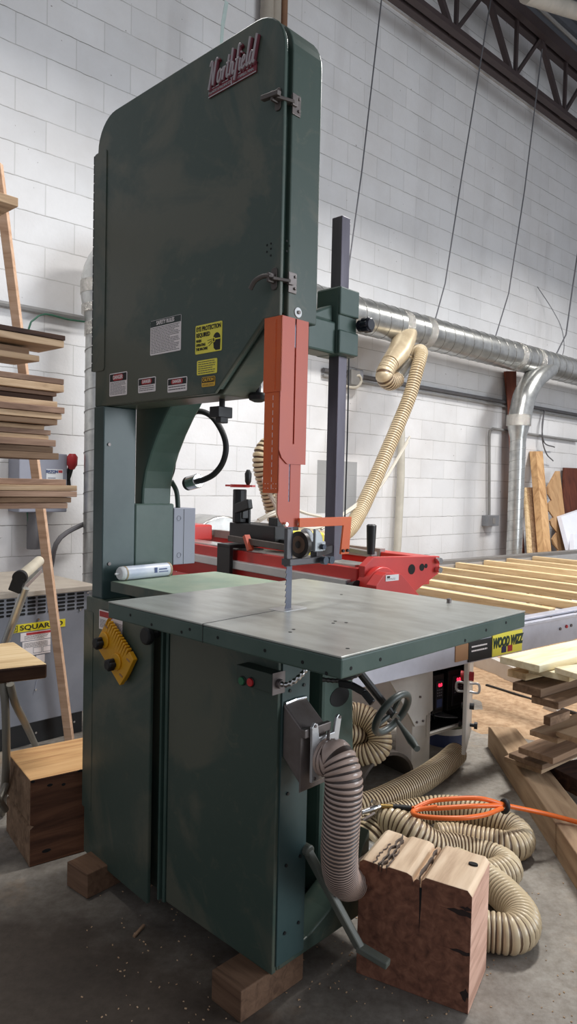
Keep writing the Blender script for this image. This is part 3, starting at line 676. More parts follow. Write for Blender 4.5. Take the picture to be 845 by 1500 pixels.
# push buttons
zt, zb_ = S.y(350, 976, -.045).z, S.y(405, 1019, -.045).z
bx = MB().box(-.115, .018, -.045, .0, zb_, zt+.003).build('button_box', mat('button box green', (52, 66, 58), .45), saw, bevel=.002)
mb = MB().box(.018, .0195, -.045, .0, zb_-.004, zt+.006).cyl((.0195, -.022, (zt+zb_)/2), (.03, -.022, (zt+zb_)/2), .012, 12); mb.build('box_end', DULL, bx, bevel=.001)
for px, py, m in ((355.5, 997, PLUG), (368, 999, PLUGR)):
    q = S.y(px, py, -.045); o = MB().cyl((q.x, -.045, q.z), (q.x, -.052, q.z), .0105, 20).build('push_button', m, bx, bevel=.001, smooth=True)
    MB().tube([(q.x+.0115*math.cos(t), -.046, q.z+.0115*math.sin(t)) for t in [k*PI/10 for k in range(20)]], .0018, 6, closed=True).build('button_ring', BLACK, o)
zc = (zt+zb_)/2
pth = spline([(.028, -.022, zc), (.05, -.018, zc+.004), (.07, .0, zc+.025), (.08, .03, zc+.06), (.08, .07, zc+.1)], .003)
mb = MB().tube(pth, [.0058 if (i//2) % 2 else .0075 for i in range(len(pth))], 10); mb.build('metal_conduit', CHROME, saw, smooth=True)
pth = spline([(.05, .11, .845), (.09, .13, .848), (.13, .16, .87), (.15, .2, .93)], .003)
mb = MB().tube(pth, [.0052 if (i//2) % 2 else .0065 for i in range(len(pth))], 10); mb.build('metal_conduit', mat('dark metal conduit', (90, 88, 86), .35, .7), saw, smooth=True)
# dust port, gate and its hose
def pt(px, py, Y): return S.y(px, py, Y)
y0, y1 = .012, .098
e0 = pt(443, 1073, y0); e1 = pt(475, 1055, y1); ex = (e0.x+e1.x)/2; ez = (e0.z+e1.z)/2; eb_ = pt(437, 1152, y0).z
z_t, z_b = .792, .655
q = [(.003, y0, z_b), (ex, y0, eb_), (ex, y1, eb_), (.003, y1, z_b), (.003, y0, z_t), (ex, y0, ez), (ex, y1, ez), (.003, y1, z_t)]
dp = MB().hexa(q).build('dust_port', DULL, saw, bevel=.004)
mb = MB().tube([(.006, y0+.004, z_t-.001), (.006, (y0+y1)/2, z_t+.002), (.006, y1-.004, z_t)], .0045, 8)
mb.build('weld_bead', CHROME, dp)
mb = MB().box(ex-.002, ex+.002, y0-.006, y1+.006, eb_-.012, ez+.003).box(ex, ex+.014, y0-.004, y1+.01, ez-.018, ez+.004); mb.build('port_flange', DULL, dp, bevel=.002)
yc = (y0+y1)/2+.02; hz = (ez+eb_)/2-.004
mb = MB(); gx = ex+.016
prof = [(yc-.05, hz-.055), (yc+.05, hz-.055), (yc+.052, hz+.03), (yc+.062, hz+.085), (yc+.052, hz+.098), (yc+.042, hz+.09), (yc+.034, hz+.055), (yc-.024, hz+.055), (yc-.03, hz+.09), (yc-.042, hz+.096), (yc-.052, hz+.085), (yc-.05, hz+.03)]
mb.prism(prof, 'x', gx, gx+.008); bg = mb.build('blast_gate', ALU, saw, bevel=.0015)
MB().cyl((gx+.008, yc+.012, hz+.062), (gx+.026, yc-.012, hz+.052), .004, 8).build('gate_lever', DULL, bg)
for a_, b_ in ((-.042, .088), (.054, .09), (-.04, -.045), (.04, -.045)): MB().cyl((gx+.008, yc+a_, hz+b_), (gx+.011, yc+a_, hz+b_), .004, 8).build('gate_screw', DULL, bg)
def HP(px, py, Yp): return S.y(px, py, Yp)
hpts = [Vector((gx+.008, yc, hz)), Vector((gx+.03, yc, hz)), HP(494, 1112, .075), HP(503, 1140, .07), HP(502, 1175, .07), HP(499, 1215, .08), HP(497, 1250, .10), HP(499, 1278, .15), HP(507, 1292, .22)]
hpts.append(hpts[-1]+Vector((-.015, .10, -.03))); hpts.append(hpts[-1]+Vector((-.02, .12, -.01)))
hpts = [Vector((q.x, q.y, max(q.z, .052))) for q in hpts]
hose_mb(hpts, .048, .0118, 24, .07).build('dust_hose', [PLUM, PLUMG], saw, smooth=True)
# foot pedal
q0 = Vector((.006, .113, .375)); q1 = S.z(527, 1388, .13); q2 = S.z(569, 1413, .118)
mb = MB().cyl((-.06, .113, .375), (.02, .113, .375), .016, 16)
mb.bar(q0, q1, .026, .02, (1, 0, 0)); mb.bar(q1-(q2-q1).normalized()*.006, q2, .026, .02, (0, 1, 0))
mb.build('foot_pedal', mat('olive grey paint', (92, 96, 88), .45, c2=(106, 106, 96)), saw, bevel=.004)
# handwheel with its shaft, and the table tilt lever
wc = S.z(574, 1045, .66)
d_ = RT*.70-UP*.62; d_ = Vector((d_.dot(S.X), d_.dot(S.Y), d_.z)); n_ = ((S.loc(CAM)-wc).normalized()*.55 + d_*.9).normalized()
u_ = n_.cross(Vector((0, 0, 1))).normalized(); v_ = n_.cross(u_)
WG = mat('grey green handwheel', (70, 76, 72), .4)
mb = MB().tube([wc+(u_*math.cos(t)+v_*math.sin(t))*.072 for t in [k*PI/18 for k in range(36)]], .0115, 12, closed=True)
for k in range(3):
    t = 2*PI*k/3+.5; mb.cyl(wc, wc+(u_*math.cos(t)+v_*math.sin(t))*.071, .0075, 8)
mb.cyl(wc-n_*.02, wc+n_*.012, .013, 14)
hw = mb.build('handwheel', WG, saw, smooth=True)
hq = S.z(611, 1097, .63)
a_ = wc+(hq-wc)*.2
mb = MB().tube([a_, a_.lerp(hq, .3), a_.lerp(hq, .75), hq], [.006, .0075, .0125, .009], 12); mb.build('crank_handle', WG, hw, smooth=True)
MB().cyl(wc, Vector((-.05, .25, .93)), .012, 10).build('wheel_shaft', BLACK, hw)
pth = [S.y(px, py, .12) for px, py in ((497, 1001), (515, 1004), (533, 1014), (545, 1029))]
mb = MB()
for i in range(len(pth)-1): mb.bar(pth[i], pth[i+1]+(pth[i+1]-pth[i])*.08, .012, .018, (0, 1, 0))
mb.build('tilt_lever', BLACK, saw, bevel=.003)
# knob under the table's left end, caution sheet
q = S.y(224, 930, -.02); mb = MB().cyl((q.x, .0, q.z), (q.x, -.03, q.z), .012, 12).cyl((q.x, -.03, q.z), (q.x, -.052, q.z), .027, 20); mb.build('lock_knob', RUBBER, saw, bevel=.006, smooth=True)
q = S.y(149, 892, -.014); q2 = S.y(197, 935, -.02)
o = MB().box(q.x, q2.x, -.0155, -.0145, q2.z, q.z).build('caution_sheet', PAPER, saw); o.location = (0, -.008, 0)
MB().box(q.x+.004, q.x+.08, -.0165, -.0155, q.z-.022, q.z-.004).build('sheet_band', REDS, o)
lines(o, q.x+.006, q2.x-.006, q2.z+.006, q.z-.03, 10, -.0156)

# ------------------------------------------------------------------ shims under the saw
def shim(name, near, left, right_off, label, z=.082):
    pass
for near, lt, label in (((353, 1453), (310, 1420), 'brown wood shim block under the near corner of the green saw'), ((128, 1281), (98, 1262), 'brown wood shim block under the far left corner of the green saw')):
    a = onz(*near, .082); b = onz(*lt, .082)
    L = (a-b).length; ang = math.atan2((a-b).y, (a-b).x)
    fr = Frame((a.x, a.y, 0), ang)
    mb = MB().box(-L, 0, 0, .23, 0, .0815)
    tag(mb.build('shim_block', W_SHIM, mw=fr.mat(), bevel=.003), label, 'wood block')
# ------------------------------------------------------------------ things on the saw
fb = thing('featherboard', 'yellow plastic featherboard with two black knobs stuck on the green saw', 'featherboard', S.w(0, 0), S.ang)
c_ = [S.y(px, py, -.035) for px, py in ((164, 904), (145, 942), (181, 1003), (203, 960))]
cen = sum(c_, Vector())/4
e1 = (c_[2]-c_[1]).normalized(); e2 = (c_[0]-c_[1]); L2 = e2.length; e2 = e2.normalized(); L1 = (c_[2]-c_[1]).length
o3 = c_[1]
def F3(a, b, y): q = o3 + e1*a*L1 + e2*b*L2; return (q.x, q.z) if y is None else Vector((q.x, y, q.z))
prof = [F3(0, 0, None), F3(1, 0, None), F3(1.02, .45, None), F3(1.0, .98, None), F3(.82, 1.0, None), F3(.80, .82, None)]
for k in range(11):
    t = .78-k*.068; prof += [F3(t, 1.0-k*.004, None), F3(t-.045, 1.0-k*.004, None), F3(t-.04, .70, None)]
prof += [F3(.0, .98, None)]
bd = MB().prism(prof, 'y', -.05, -.034).build('board', YPLAS, fb, bevel=.002)
mb = MB().prism([F3(.02, .1, None), F3(.98, .1, None), F3(.98, .5, None), F3(.02, .5, None)], 'y', -.034, -.027); mb.build('magnet_base', YPLAS, fb)
for a, b in ((.18, .42), (.68, .40)):
    o = MB().cyl(F3(a, b, -.05), F3(a, b, -.056), .027, 20).build('knob_boss', YPLAS, fb, bevel=.002, smooth=True)
    mb = MB()
    for k in range(5):
        t = 2*PI*k/5; q = F3(a-.02, b-.12, -.056); mb.cyl(q+Vector((.011*math.cos(t), 0, .011*math.sin(t))), q+Vector((.011*math.cos(t), -.022, .011*math.sin(t))), .0095, 10)
    mb.cyl(F3(a-.02, b-.12, -.054), F3(a-.02, b-.12, -.08), .016, 14); mb.build('knob', RUBBER, fb, bevel=.003, smooth=True)
mb = MB()
for a, b in ((.06, .80), (.9, .85), (.92, .3), (.05, .28)):
    mb.bar(F3(a-.05, b-.06, -.0505), F3(a+.05, b-.02, -.0505), .006, .001, (0, 0, 1))
mb.build('slots', BROWN, bd)
cp0, cp1 = S.z(171, 843, 1.025), S.z(235, 834, 1.025)
d = Vector((cp1.x-cp0.x, cp1.y-cp0.y, 0)); ln = d.length; d.normalize()
d = Vector((-.06, 1, 0)).normalized(); p0 = Vector((-.785, .03, TZ-.002+.0245))
ct = thing('caulk_tube', 'white sealant cartridge lying on the pale green extension table', 'sealant tube', S.w(p0.x, p0.y, TZ-.002), S.ang)
lp0 = Vector((0, 0, .0245))
def cl(t): return lp0 + d*t
MB().cyl(cl(.014), cl(.205), .0235, 24).build('barrel', mat('white cartridge', (214, 218, 226), .4, c2=(196, 204, 220), scale=18), ct, smooth=True)
MB().tube([cl(0), cl(.004), cl(.016), cl(.018)], [.019, .0225, .0235, .0235], 24).cyl(cl(-.016), cl(0), .0035, 10).build('nozzle_cap', WPLAS, ct, smooth=True)
MB().cyl(cl(.016), cl(.022), .0243, 24).cyl(cl(.203), cl(.211), .0243, 24).build('rim', mat('tan rim', (170, 150, 120), .5), ct, smooth=True)
mb = MB(); tp = Vector((d.y, -d.x, 0))
for k in range(6): mb.box(0, 0, 0, 0, 0, 0) if False else None
mb.bar(cl(.13)+tp*.0236+Vector((0, 0, .004)), cl(.142)+tp*.0236+Vector((0, 0, .004)), .018, .0012, (0, 0, 1)); mb.bar(cl(.15)+tp*.0236+Vector((0, 0, .006)), cl(.185)+tp*.0236+Vector((0, 0, .006)), .004, .0012, (0, 0, 1)); mb.bar(cl(.15)+tp*.0236+Vector((0, 0, -.003)), cl(.19)+tp*.0236+Vector((0, 0, -.003)), .003, .0012, (0, 0, 1))
mb.build('label_print', BLUE, ct)

# ------------------------------------------------------------------ dust collection duct on the wall
def WP(px, py, off): return onp(px, py, W.o - W.Y*off, W.Y)       # world point at distance off in front of the wall
duct = thing('spiral_duct', 'large galvanised spiral duct running along the block wall', 'duct', W.w(0, -.38, 0), W.ang)
DF = Frame(W.w(0, -.38, 0), W.ang)
da, db = DF.y(536, 462, 0), DF.y(823, 542, 0)
dz = (da.z+db.z)/2; dxl = DF.y(153, 500, 0).x; DR = .152
RE = .24
path = [Vector((14, 0, dz)), Vector((dxl+RE, 0, dz))]
mb = MB(); mb.cyl((15, 0, dz), (dxl+RE, 0, dz), DR, 40).build('main_run', GALV, duct, smooth=True)
mb = MB(); x = dxl+RE+.1
while x < 11:
    pts = []
    for k in range(25):
        t = 2*PI*k/24; pts.append((x+.16*k/24, (DR+.001)*math.cos(t), dz+(DR+.001)*math.sin(t)))
    mb.tube(pts, .0028, 4, caps=False); x += .16
mb.build('spiral_seam', mat('dull seam', (150, 148, 144), .4, .8), duct)
el = [Vector((dxl+RE-RE*math.sin(t), 0, dz-RE+RE*math.cos(t))) for t in [math.radians(k*9) for k in range(11)]]
MB().tube(el, .150, 32).build('elbow', GALV, duct, smooth=True)
zr = dz-RE
MB().tube([(dxl, 0, zr+.0), (dxl, 0, zr-.08), (dxl, 0, zr-.22), (dxl, 0, zr-.26)], [.15, .15, .122, .120], 32).build('reducer', GALV, duct, smooth=True)
mb = MB().tube([(dxl, 0, zr+.02), (dxl, 0, zr-.06)], .154, 32).tube([(dxl, 0, zr-.13), (dxl, 0, zr-.18)], .146, 32).tube([(dxl, 0, zr-.24), (dxl, 0, zr-.32)], .126, 32)
mb.build('foil_tape', TAPE, duct, smooth=True)
mb = MB().cyl((dxl, 0, .0), (dxl, 0, zr-.24), .119, 32); mb.build('vertical_run', GALV, duct, smooth=True)
mb = MB(); z = .3
while z < zr-.35:
    mb.tube([((dxl)+.121*math.cos(2*PI*k/20), .121*math.sin(2*PI*k/20), z+.13*k/20) for k in range(21)], .003, 4, caps=False); z += .13
mb.build('spiral_seam', MATS['dull seam'], duct)
for pa, pb in (((598, 455), 20), ((632, 462), 20), ((765, 530), 20), ((792, 532), 20)):
    q = DF.y(*pa, -.1); MB().tube([(q.x-.05, 0, dz), (q.x+.05, 0, dz)], DR+.004, 32).build('foil_tape', TAPE, duct, smooth=True)
# branch fitting and flexible elbow to the tan hose
def DL(px, py, off): return DF.loc(WP(px, py, off))
b0, b1, b2 = DL(600, 478, .40), DL(584, 516, .52), DL(571, 533, .56)
MB().tube([b0, b0.lerp(b1, .5), b1, b2], [.085, .105, .10, .082], 24).build('branch_fitting', CREAM, duct, smooth=True)
cuff = [b2, DL(566, 541, .57), DL(563, 551, .58), DL(570, 559, .55), DL(580, 556, .48)]
hose_mb(cuff, .078, .03, 20, .08).build('branch_cuff', [CREAM, HOSEG], duct, smooth=True)
sp0 = DL(577, 556, .50); sp1 = DL(598, 533, .42)
MB().cyl(sp0, sp1, .062, 20).build('branch_pipe', GALV, duct, smooth=True)
MB().tube([sp1, sp1+(sp1-sp0).normalized()*.02], .075, 20).build('pipe_collar', CREAM, duct, smooth=True)
# right hand drop
r0 = [DL(806, 537, .38), DL(796, 543, .42), DL(781, 557, .45), DL(769, 578, .46), DL(764, 598, .46), DL(761, 614, .46)]
MB().tube(spline(r0, .02), .125, 24).build('drop_elbow', GALV, duct, smooth=True)
q = DL(759.5, 620, .46)
MB().tube([(q.x, q.y, q.z+.08), (q.x, q.y, q.z-.03), (q.x, q.y, q.z-.16), (q.x, q.y, q.z-.2)], [.125, .118, .088, .086], 24).build('reducer', GALV, duct, smooth=True)
MB().tube([(q.x, q.y, q.z+.09), (q.x, q.y, q.z-.03)], .131, 24).build('foil_tape', TAPE, duct, smooth=True)
MB().cyl((q.x, q.y, 0), (q.x, q.y, q.z-.18), .085, 24).build('drop_pipe', GALV, duct, smooth=True)
mb = MB(); z = .3
while z < q.z-.25:
    mb.tube([(q.x+.087*math.cos(2*PI*k/16), q.y+.087*math.sin(2*PI*k/16), z+.11*k/16) for k in range(17)], .0025, 4, caps=False); z += .11
mb.build('spiral_seam', MATS['dull seam'], duct)
# hanging straps of the duct
def hanger(pts, label, r=.007, m=None, nm='hanger_cable'):
    o = MB().tube([WP(px, py, off) for px, py, off in pts], r, 6).build(nm, m or DULL)
    return tag(o, label, 'hanger', 'duct hangers')
g = mat('grey hanger wire', (120, 120, 124), .5, .4)
hanger([(560, -12, .40), (530, 250, .39), (508, 412, .38), (505, 425, .38)], 'grey hanger wire reaching the duct just right of the saw guide post', m=g)
hanger([(719, -2, .62), (676, 260, .5), (652, 415, .42), (638, 466, .38)], 'grey hanger wire reaching the duct above the tan hose branch', m=g)
hanger([(794, 72, .62), (768, 280, .5), (745, 430, .42), (726, 492, .38)], 'grey hanger wire reaching the duct left of the right hand pipe drop', m=g)
hanger([(852, 330, .5), (838, 425, .45), (829, 490, .42), (814, 520, .38)], 'grey hanger wire at the right edge looping down to the duct', m=g, r=.009)
mb = MB(); pa, pb, pc = WP(332, 2, .42), WP(326, 38, .41), WP(323, 80, .40)
mb.bar(pa, pb, .03, .004, W.X); mb.bar(pb, pc, .026, .004, W.X); mb.bar(pc, WP(300, 300, .38), .026, .004, W.X)
tag(mb.build('hanger_strap', mat('bright strap', (214, 232, 226), .3, .3)), 'bright flat metal strap hanging above the sloping top of the saw', 'hanger', 'duct hangers')
mb = MB().tube(spline([WP(787, 420, .04), WP(808, 452, .1), WP(822, 480, .2), WP(826, 510, .3), WP(818, 535, .4)], .04), .0045, 6)
tag(mb.build('dangling_cable', g), 'thin grey cable drooping from the wall to the duct at right', 'cable')

# ------------------------------------------------------------------ tan hose from the duct to the mill
h = [WP(607, 520, .42), WP(613, 517, .47), WP(616, 521, .55), WP(611, 540, .60), WP(600, 580, .62), WP(582, 625, .64), WP(563, 670, .68), WP(545, 712, .74), WP(528, 748, .82), WP(511, 775, .92), WP(486, 789, 1.0), WP(455, 788, 1.04), WP(428, 784, 1.08), WP(409, 768, 1.12), WP(401, 745, 1.12), WP(393, 715, 1.12), WP(385, 690, 1.12), WP(384, 668, 1.12), WP(392, 654, 1.12), WP(403, 652, 1.14), WP(412, 665, 1.18), WP(416, 700, 1.3), WP(419, 745, 1.5), WP(421, 770, 1.65)]
wh = thing('flex_hose', 'tan ribbed hose sloping down from the wall duct and arching up behind the orange guard', 'hose', (0, 0, 0), 0, 'tan dust hoses')
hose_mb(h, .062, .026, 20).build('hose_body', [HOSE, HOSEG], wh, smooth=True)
c0_ = h[1]; t_ = (h[2]-h[0]).normalized()
MB().tube([c0_, c0_+t_*.03], .082, 20).build('hose_collar', CREAM, wh, smooth=True)
mb = MB()
for pts in ([(600, 640, .5), (560, 705, .62), (520, 740, .8), (470, 772, .9), (436, 772, .95)], [(597, 648, .52), (555, 716, .64), (520, 743, .82), (470, 775, .9)], [(384, 700, 1.2), (392, 720, 1.22), (404, 745, 1.2), (396, 752, 1.2), (378, 762, 1.2)], [(386, 698, 1.2), (398, 728, 1.22), (412, 748, 1.2), (390, 757, 1.2), (372, 768, 1.2)], [(430, 745, 1.1), (448, 752, 1.1), (470, 757, 1.0)]):
    mb.tube(spline([WP(*p) for p in pts], .04), .011, 6)
tag(mb.build('cable_bundle', CABLE), 'white cables sagging across the tan hose toward the red mill', 'cables', kind=None)

# ------------------------------------------------------------------ wall services
def pipe(name, pts, r, m, label, cat, bands=None):
    t = MB().tube([WP(*p) for p in pts], r, 10).build(name, m, smooth=True); return tag(t, label, cat)
CON = mat('painted grey conduit', (150, 148, 146), .5, .2); COND = mat('dark conduit', (112, 110, 112), .5, .3)
z0 = W.y(700, 583).z
a = [W.w(x, -.03, z0) for x in (W.y(470, 545).x, 13)]
mb = MB().cyl(a[0], a[1], .022, 8); tag(mb.build('conduit', COND, smooth=True), 'dark conduit running level along the wall behind the duct drops', 'conduit')
mb = MB().cyl(a[0]-Vector((0, 0, .05)), a[1]-Vector((0, 0, .05)), .014, 8); tag(mb.build('conduit', CON, smooth=True), 'thin grey conduit running just beneath the dark wall conduit', 'conduit')
zl_ = W.y(60, 457).z
mb = MB().cyl(W.w(-1, -.03, zl_), W.w(W.y(128, 470).x+.6, -.03, zl_), .02, 8); cl_ = mb.build('conduit', CON, smooth=True); tag(cl_, 'pale conduit along the wall behind the lumber and the left duct elbow', 'conduit')
mb = MB()
for px in (35, 65): 
    x = W.y(px, 455).x; mb.box(x-.02, x+.02, -.055, -.0, zl_-.03, zl_+.03)
o = mb.build('conduit_strap', CON, cl_)
pipe('conduit', [(845, 646, .03), (730, 629, .03), (722, 628, .03), (717.5, 631, .03), (716.5, 640, .03), (716.5, 756, .03)], .016, CON, 'bent grey conduit dropping to the small outlet box on the wall', 'conduit')
q0, q1 = W.y(709, 755, -.03), W.y(724, 770, -.03)
ob = MB().box(q0.x, q1.x, -.09, 0, q1.z, q0.z).build('outlet_box', mat('grey box', (140, 142, 146), .5, .3), mw=W.mat(), bevel=.004); tag(ob, 'small grey outlet box on the wall under the bent conduit', 'outlet box')
MB().box((q0.x+q1.x)/2-.03, (q0.x+q1.x)/2+.03, -.094, -.09, q1.z+.03, q0.z-.03).build('cover_plate', CON, ob)
q0, q1 = W.y(507, 542, -.03), W.y(519, 566, -.03)
jb = thing('junction_box', 'pale junction box with a looped cable on the wall beside the guide post', 'junction box', W.w(0, 0, 0), W.ang)
MB().box(q0.x, q1.x, -.1, -.004, q1.z, q0.z).build('box_body', CON, jb, bevel=.005)
mb = MB().tube(spline([W.y(519, 552, -.08), W.y(526, 550, -.1), W.y(529, 558, -.1), W.y(523, 567, -.1), W.y(510, 567, -.1), W.y(503, 564, -.08)], .02), .014, 8); mb.build('cable_loop', CABLE, jb, smooth=True)
q = W.y(524, 548, -.06); MB().box(q.x-.05, q.x+.05, -.09, -.006, q.z-.05, q.z+.04).build('plug', GREYP, jb, bevel=.01)
tag(MB().tube([WP(588, 610, .06), WP(587, 700, .07), WP(582, 800, .08), WP(578, 830, .08)], [.035, .04, .04, .04], 12).build('upright_pipe', mat('pale dusty pipe', (196, 190, 176), .5), smooth=True), 'pale upright pipe against the wall right of the sloping tan hose', 'pipe')
mb = MB()
for px, r, m in ((383, .055, 0), (395, .05, 0), (379, .014, 1), (408, .03, 1)):
    x = W.y(px, 12).x; mb.cyl(W.w(x, -.07, 2.25), W.w(x, -.07, 7), r, 12, m)
tag(mb.build('riser_pipes', [mat('dusty tan pipe', (176, 166, 152), .5), mat('brown riser', (140, 104, 80), .5)], smooth=True), 'tan and brown riser pipes up the wall above the saw top', 'pipes')
mb = MB().tube(spline([WP(798, 600, .04), WP(794, 622, .07), WP(797, 648, .09), WP(812, 655, .06)], .03), .008, 6).tube(spline([WP(797, 600, .04), WP(794, 640, .07), WP(800, 664, .09), WP(810, 675, .06)], .03), .008, 6)
tag(mb.build('dangling_cable', COND), 'dark cable ends dangling from the conduit right of the pipe drop', 'cable')
# disconnect switch behind the lumber
q0, q1 = W.y(28, 662, -.18), W.y(98, 750, -.18)
sw = thing('disconnect_switch', 'grey disconnect switch box with red knob lever behind the lumber', 'switch box', W.w(0, 0, 0), W.ang)
MB().box(q0.x, q1.x, -.18, 0, q1.z, q0.z).build('enclosure', GREYB, sw, bevel=.006)
r0_, r1_ = W.y(68, 687, -.181), W.y(92, 704, -.181)
lab = MB().box(r0_.x, r1_.x, -.182, -.18, r1_.z, r0_.z).build('sticker', WPLAS, sw)
text('sticker_lettering', 'EATON', (r0_.z-r1_.z)*.32, BLUE, lab, face_front(r0_.x+(r1_.x-r0_.x)*.34, -.183, r0_.z-(r0_.z-r1_.z)*.22), bold=.002)
mb = MB().box(r0_.x+(r1_.x-r0_.x)*.72, r1_.x-.004, -.1835, -.182, r1_.z+.05, r0_.z-.006); mb.build('warning_patch', REDS, lab)
mb = MB(); 
for k in range(2): mb.box(r0_.x+.01, r1_.x-.05, -.1832, -.182, r1_.z+.012+k*.03, r1_.z+.018+k*.03)
mb.build('fine_print', GREYP, lab)
l0, l1 = W.y(100, 707, -.2), W.y(104, 680, -.28)
mb = MB().bar((q1.x+.02, -.12, l0.z), (q1.x+.02, -.2, l1.z), .03, .035, (1, 0, 0)).bar((q1.x+.02, -.14, l0.z-.06), (q1.x+.02, -.12, l0.z+.03), .04, .05, (1, 0, 0)); lv = mb.build('lever', BLACK, sw, bevel=.006)
MB().tube([(q1.x+.02, -.2, l1.z-.03), (q1.x+.02, -.205, l1.z), (q1.x+.02, -.21, l1.z+.05), (q1.x+.02, -.21, l1.z+.07)], [.018, .034, .034, .02], 16).build('lever_knob', REDS, lv, smooth=True)
xm = W.y(50, 760, -.1).x
tag(MB().cyl(W.w(xm, -.1, .9), W.w(xm, -.1, q1.z-.002), .045, 12).build('conduit', COND, smooth=True), 'dark conduit below the disconnect switch box', 'conduit')
tag(MB().tube(spline([WP(75, 830, .25), WP(82, 797, .3), WP(98, 780, .3), (WP(127, 766, .3)), WP(150, 758, .2)], .04), .016, 8).build('dangling_cable', COND, smooth=True), 'dark cable curving up from the transformer toward the vertical duct', 'cable')
tag(MB().tube(spline([WP(130, 472, .06), WP(100, 468, .06), WP(66, 460, .07), WP(50, 468, .08), WP(42, 482, .08), WP(34, 545, .06), WP(29, 650, .06), WP(40, 750, .1), WP(46, 800, .1)], .05), .006, 6).build('ground_wire', mat('green wire', (52, 106, 84), .5), smooth=True), 'thin green wire running down the wall behind the lumber', 'wire')

# ------------------------------------------------------------------ roof joist
J = thing('roof_joist', 'dark open web steel roof joist above the block wall', 'joist', W.w(0, -.42, 0), W.ang)
JF = Frame(W.w(0, -.42, 0), W.ang)
jb0, jt0 = JF.y(715, 95, 0).z, JF.y(782, 48, 0).z
ST = mat('dark joist steel', (74, 62, 62), .6, .2)
x0 = JF.y(500, -80, 0).x-3; x1 = 15
MB().box(x0, x1, -.09, -.02, jb0-.0, jb0+.05).box(x0, x1, .02, .09, jb0, jb0+.05).build('bottom_chord', ST, J)
MB().box(x0, x1, -.09, -.02, jt0-.03, jt0+.09).box(x0, x1, .02, .09, jt0-.03, jt0+.09).build('top_chord', ST, J)
xb = [JF.y(px, py, 0).x for px, py in ((663, 45), (752, 108), (823, 165))]
st = (xb[2]-xb[0])/2
k = -4
while xb[0]+k*st < x1-1 and k < 9:
    x = xb[0]+k*st
    MB().bar((x, 0, jb0+.03), (x-st*.5, 0, jt0), .05, .05).build('web_diagonal', ST, J)
    MB().bar((x, 0, jb0+.03), (x+st*.5, 0, jt0), .035, .035).build('web_diagonal', ST, J)
    MB().bar((x+.05, 0, jb0+.03), (x+.05, 0, jt0), .035, .035, (1, 0, 0)).build('web_post', ST, J)
    k += 1
tag(MB().cyl(W.w(x0, -.56, jt0+.13), W.w(x1, -.56, jt0+.13), .022, 8).build('conduit', CON, smooth=True), 'pale conduit clipped along the top of the roof joist', 'conduit')
zl1, zl0 = W.y(700, 93).z, W.y(700, 103).z
mb = MB().box(x0, x1, -.02, 0, zl0, zl1)
o = mb.build('trim_1', mat('dull wall ledge', (190, 186, 182), .6), mw=W.mat()); tag(o, kind='structure')
PJ = mat('grey purlin', (96, 96, 102), .6, .1)
for k, lab in enumerate(('nearest', 'second', 'third', 'fourth')):
    xx = JF.y(800, 50, 0).x + k*1.7 - 1.5
tag(MB().tube(spline([WP(770, -8, 1.2), WP(800, 2, 1.2), WP(850, 18, 1.2), WP(900, 32, 1.2)], .1), .07, 12).build('ceiling_pipe', mat('pale wrapped pipe', (186, 178, 166), .6), smooth=True), 'pale wrapped pipe under the roof deck at the upper right', 'pipe')
# ------------------------------------------------------------------ boards leaning on the wall at right
def leaner(name, bl, br, tr, tl, o0, o1, th, m, label, cat='board', grp='offcuts leaning on the wall', extra=0):
    # front outline traced as points standing off the wall, then thickened away from the viewer; extended down to the floor
    P = [WP(bl[0], bl[1], o0), WP(br[0], br[1], o0), WP(tr[0], tr[1], o1), WP(tl[0], tl[1], o1)]
    for i, j in ((0, 3), (1, 2)):
        d = (P[i]-P[j]); P[i] = P[i] + d*(P[i].z/(-d.z)) if d.z < 0 else P[i]
    n = W.Y*th
    o = MB().hexa([P[0], P[1], P[1]+n, P[0]+n, P[3], P[2], P[2]+n, P[3]+n]).build(name, m, bevel=.003); return tag(o, label, cat, grp)
leaner('leaning_board', (775, 812), (780, 812), (774, 714), (769, 714), .45, .1, .03, W_PINE, 'thin pale stick leaning next to the right duct drop')
leaner('leaning_board', (783, 812), (788, 812), (779, 714), (774, 714), .45, .12, .03, W_SAWN2, 'rough edged pale board leaning right of the thinnest stick')
leaner('leaning_board', (786, 812), (796, 811), (784, 714), (778, 714), .42, .08, .03, W_SAWN, 'brown board leaning just left of the tall pale post')
leaner('leaning_post', (798, 812), (808, 813), (795, 661), (785, 661), .6, .1, .09, wood('knotty post', (222, 182, 134), (204, 162, 116), (160, 116, 76), 2, .6), 'tall pale knotty post leaning on the wall at right')
leaner('leaning_board', (752, 650), (756, 650), (756, 544), (741, 544), .12, .05, .03, W_RED, 'dark red brown plank leaning behind the right duct drop')
leaner('wood_sheet', (826, 760), (850, 765), (850, 686), (827, 685), .2, .06, .03, W_RED, 'red brown panel leaning at the right edge above the white foam board')
leaner('foam_board', (838, 818), (870, 818), (866, 742), (822, 757), .75, .4, .06, mat('white foam', (226, 228, 238), .6, var=.05), 'white foam board leaning at the right edge in front of the panels')
leaner('foam_board', (842, 820), (856, 820), (852, 782), (840, 782), .85, .6, .06, MATS['white foam'], 'small white foam piece in front of the larger foam board')
P = [WP(815, 690, .15), WP(820, 690, .15), WP(834, 815, .5), WP(812, 815, .5), WP(818, 806, .5), WP(811, 798, .46), WP(809, 790, .45), WP(812, 785, .44), WP(816, 780, .4), WP(808, 770, .38), WP(806, 763, .38), WP(811, 758, .36), WP(804, 748, .34), WP(803, 738, .32), WP(808, 733, .3), WP(803, 724, .28), WP(802, 714, .25)]
nn = len(P); n = W.Y*.02
